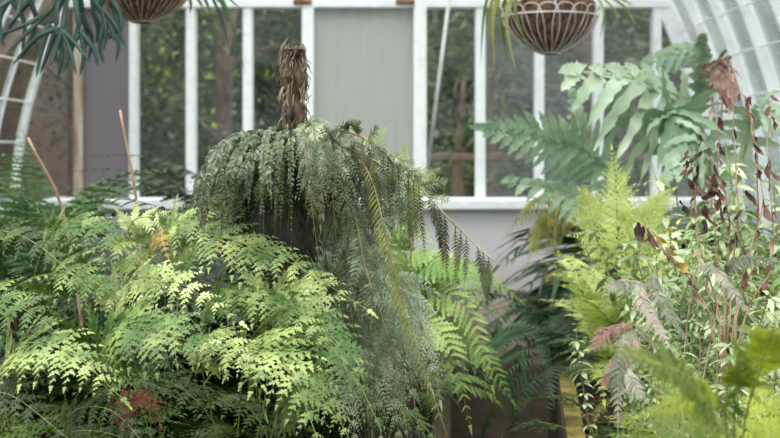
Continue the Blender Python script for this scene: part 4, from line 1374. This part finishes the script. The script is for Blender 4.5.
# ================================================================== STAGHORN FERN, UPPER LEFT
bK = P(72, -42, 4.3)
st = empty('staghorn_fern', bK, 'hanging staghorn fern with dark forked antler leaves, upper left corner', 'fern')


def antler(pts, forks, w):
    """a strap that widens and forks into tapering tines"""
    m = MB()
    def strip(q, w0, w1, n=12):
        p = catmull(q, n); vs = []; fs = []
        for i, c in enumerate(p):
            t = (p[min(i + 1, n)] - p[max(i - 1, 0)]).normalized()
            nn = orth(Vector((.1, -1, .3)), t); s = t.cross(nn); u = i / n
            ww = .5 * (w0 + (w1 - w0) * u) * (1 - max(0, (u - .8) / .2) ** 2 * .85)
            vs += [c - nn * ww * .35, c + s * ww, c - s * ww, c + nn * .003]
        for i in range(n):
            a = i * 4
            fs += [(a, a + 4, a + 5, a + 1), (a, a + 2, a + 6, a + 4), (a + 3, a + 1, a + 5, a + 7), (a + 3, a + 7, a + 6, a + 2)]
        m.add(vs, fs)
    strip(pts, w * .7, w)
    for f in forks: strip(f, w * .95, w * .45)
    return m.obj('antler_leaf', M['stag'], st, True)


def A(*c): return [P(x, y, z) for x, y, z in c]


antler([bK] + A((55, 2, 4.25), (48, 12, 4.2)), [A((48, 12, 4.2), (25, 25, 4.15), (-4, 36, 4.1)), A((48, 12, 4.2), (28, 32, 4.15), (8, 52, 4.12))], .024)
antler([bK] + A((62, 0, 4.3), (50, 25, 4.28)), [A((50, 25, 4.28), (42, 50, 4.25), (36, 78, 4.22)), A((50, 25, 4.28), (30, 45, 4.25), (18, 60, 4.24))], .024)
antler([bK] + A((66, 5, 4.25), (62, 30, 4.2)), [A((62, 30, 4.2), (70, 50, 4.18), (76, 74, 4.16)), A((62, 30, 4.2), (76, 44, 4.18), (90, 62, 4.16)), A((62, 30, 4.2), (54, 55, 4.18), (50, 66, 4.16))], .023)
antler([bK] + A((80, -5, 4.3), (82, 15, 4.3)), [A((82, 15, 4.3), (86, 30, 4.3), (86, 48, 4.3)), A((82, 15, 4.3), (76, 35, 4.3), (70, 60, 4.28)), A((82, 15, 4.3), (92, 38, 4.3), (88, 62, 4.3))], .022)
antler([bK] + A((98, -12, 4.2), (102, 8, 4.2)), [A((102, 8, 4.2), (106, 28, 4.18), (104, 50, 4.16)), A((102, 8, 4.2), (116, 26, 4.18), (126, 48, 4.16)), A((102, 8, 4.2), (112, 30, 4.18), (114, 42, 4.16))], .023)
antler([bK] + A((90, -10, 4.35), (94, 12, 4.35)), [A((94, 12, 4.35), (98, 30, 4.35), (96, 44, 4.35)), A((94, 12, 4.35), (108, 34, 4.35), (120, 38, 4.35))], .023)
antler([bK] + A((40, -20, 4.35), (30, 0, 4.35)), [A((30, 0, 4.35), (14, 20, 4.35), (2, 40, 4.35)), A((30, 0, 4.35), (36, 20, 4.35), (30, 42, 4.35))], .024)
antler([bK] + A((45, -18, 4.2), (20, -6, 4.15)), [A((20, -6, 4.15), (4, 4, 4.1), (-12, 20, 4.1)), A((20, -6, 4.15), (18, 12, 4.12), (8, 26, 4.1))], .023)
antler([bK] + A((105, -20, 4.3), (112, 0, 4.28)), [A((112, 0, 4.28), (120, 14, 4.26), (122, 32, 4.24)), A((112, 0, 4.28), (118, 24, 4.26), (108, 40, 4.26))], .03)
antler([bK] + A((58, 5, 4.22), (56, 28, 4.2)), [A((56, 28, 4.2), (48, 52, 4.2), (40, 74, 4.2)), A((56, 28, 4.2), (62, 52, 4.2), (58, 80, 4.2)), A((56, 28, 4.2), (34, 40, 4.2), (12, 66, 4.2))], .024)
antler([bK] + A((76, 5, 4.2), (80, 30, 4.2)), [A((80, 30, 4.2), (84, 52, 4.2), (80, 76, 4.2)), A((80, 30, 4.2), (70, 52, 4.2), (64, 72, 4.2)), A((80, 30, 4.2), (94, 50, 4.2), (98, 66, 4.2))], .024)
antler([bK] + A((30, -15, 4.25), (10, -2, 4.25)), [A((10, -2, 4.25), (0, 20, 4.25), (4, 48, 4.25)), A((10, -2, 4.25), (24, 22, 4.25), (22, 54, 4.25))], .024)
antler([bK] + A((92, -4, 4.26), (106, 18, 4.26)), [A((106, 18, 4.26), (118, 40, 4.26), (116, 62, 4.26)), A((106, 18, 4.26), (100, 44, 4.26), (104, 64, 4.26))], .024)
m = MB()
m.tube([bK + Vector((0, .02, -.06)), bK + Vector((0, .02, .0)), bK + Vector((0, .02, .07))], [.05, .085, .05], n=14); m.obj('root_ball', M['coir'], st, True)
m = MB(); m.tube([bK + Vector((0, .02, .06)), (bK.x, bK.y + .02, 2.92)], .003, n=6); m.obj('wire', M['wire_dark'], st)

# slim pale rod slanting down across the window
m = MB(); a, b2 = P(455, -46, 6.9), P(424, 196, 7.38)
m.tube([a, b2], .011, n=10)
tag(m.obj('slanting_rod', M['rod'], None, True), 'thin pale rod slanting down in front of the window right of the frosted panel', 'rod')
# ================================================================== LIGHT AND CAMERA
sc = bpy.context.scene
wd = bpy.data.worlds.new('overcast_sky'); sc.world = wd; wd.use_nodes = True
t = wd.node_tree; t.nodes.clear()
out = t.nodes.new('ShaderNodeOutputWorld'); bg = t.nodes.new('ShaderNodeBackground')
tc = t.nodes.new('ShaderNodeTexCoord'); sx = t.nodes.new('ShaderNodeSeparateXYZ'); rp = t.nodes.new('ShaderNodeValToRGB')
t.links.new(tc.outputs['Generated'], sx.inputs[0]); t.links.new(sx.outputs['Z'], rp.inputs['Fac'])
e = rp.color_ramp.elements
e[0].position, e[0].color = 0.0, (0.56, 0.60, 0.62, 1)
e[1].position, e[1].color = 0.75, (1.0, 1.0, 0.99, 1)
t.links.new(rp.outputs['Color'], bg.inputs['Color']); bg.inputs['Strength'].default_value = SKY = 1.5
t.links.new(bg.outputs[0], out.inputs['Surface'])
sun = bpy.data.lights.new('sun', 'SUN'); sun.energy = 1.7; sun.angle = math.radians(45); sun.color = (1.0, 0.98, 0.95)
so = bpy.data.objects.new('sun', sun); C.objects.link(so)
so.rotation_euler = Vector((0.25, 0.30, -0.9)).to_track_quat('-Z', 'Y').to_euler()
so.location = (-1, -2, 6)

cam = bpy.data.cameras.new('camera'); co = bpy.data.objects.new('camera', cam); C.objects.link(co)
co.location = (0, 0, CZ); co.rotation_euler = (PI / 2, 0, 0)
cam.sensor_fit = 'HORIZONTAL'; cam.sensor_width = 36.0
cam.lens = F / 780 * 36
cam.shift_y = -(219 - HY) / 780.0
cam.clip_start = 0.05; cam.clip_end = 200
cam.dof.use_dof = True; cam.dof.focus_distance = 2.5; cam.dof.aperture_fstop = 4.5
sc.camera = co
vs = sc.view_settings
vs.view_transform = 'Standard'; vs.look = 'None'; vs.gamma = 1.0; vs.use_curve_mapping = False
vs.exposure = 0.95
sc.cycles.use_denoising = True
sc.cycles.max_bounces = 12; sc.cycles.transparent_max_bounces = 32
sc.cycles.caustics_reflective = False; sc.cycles.caustics_refractive = False
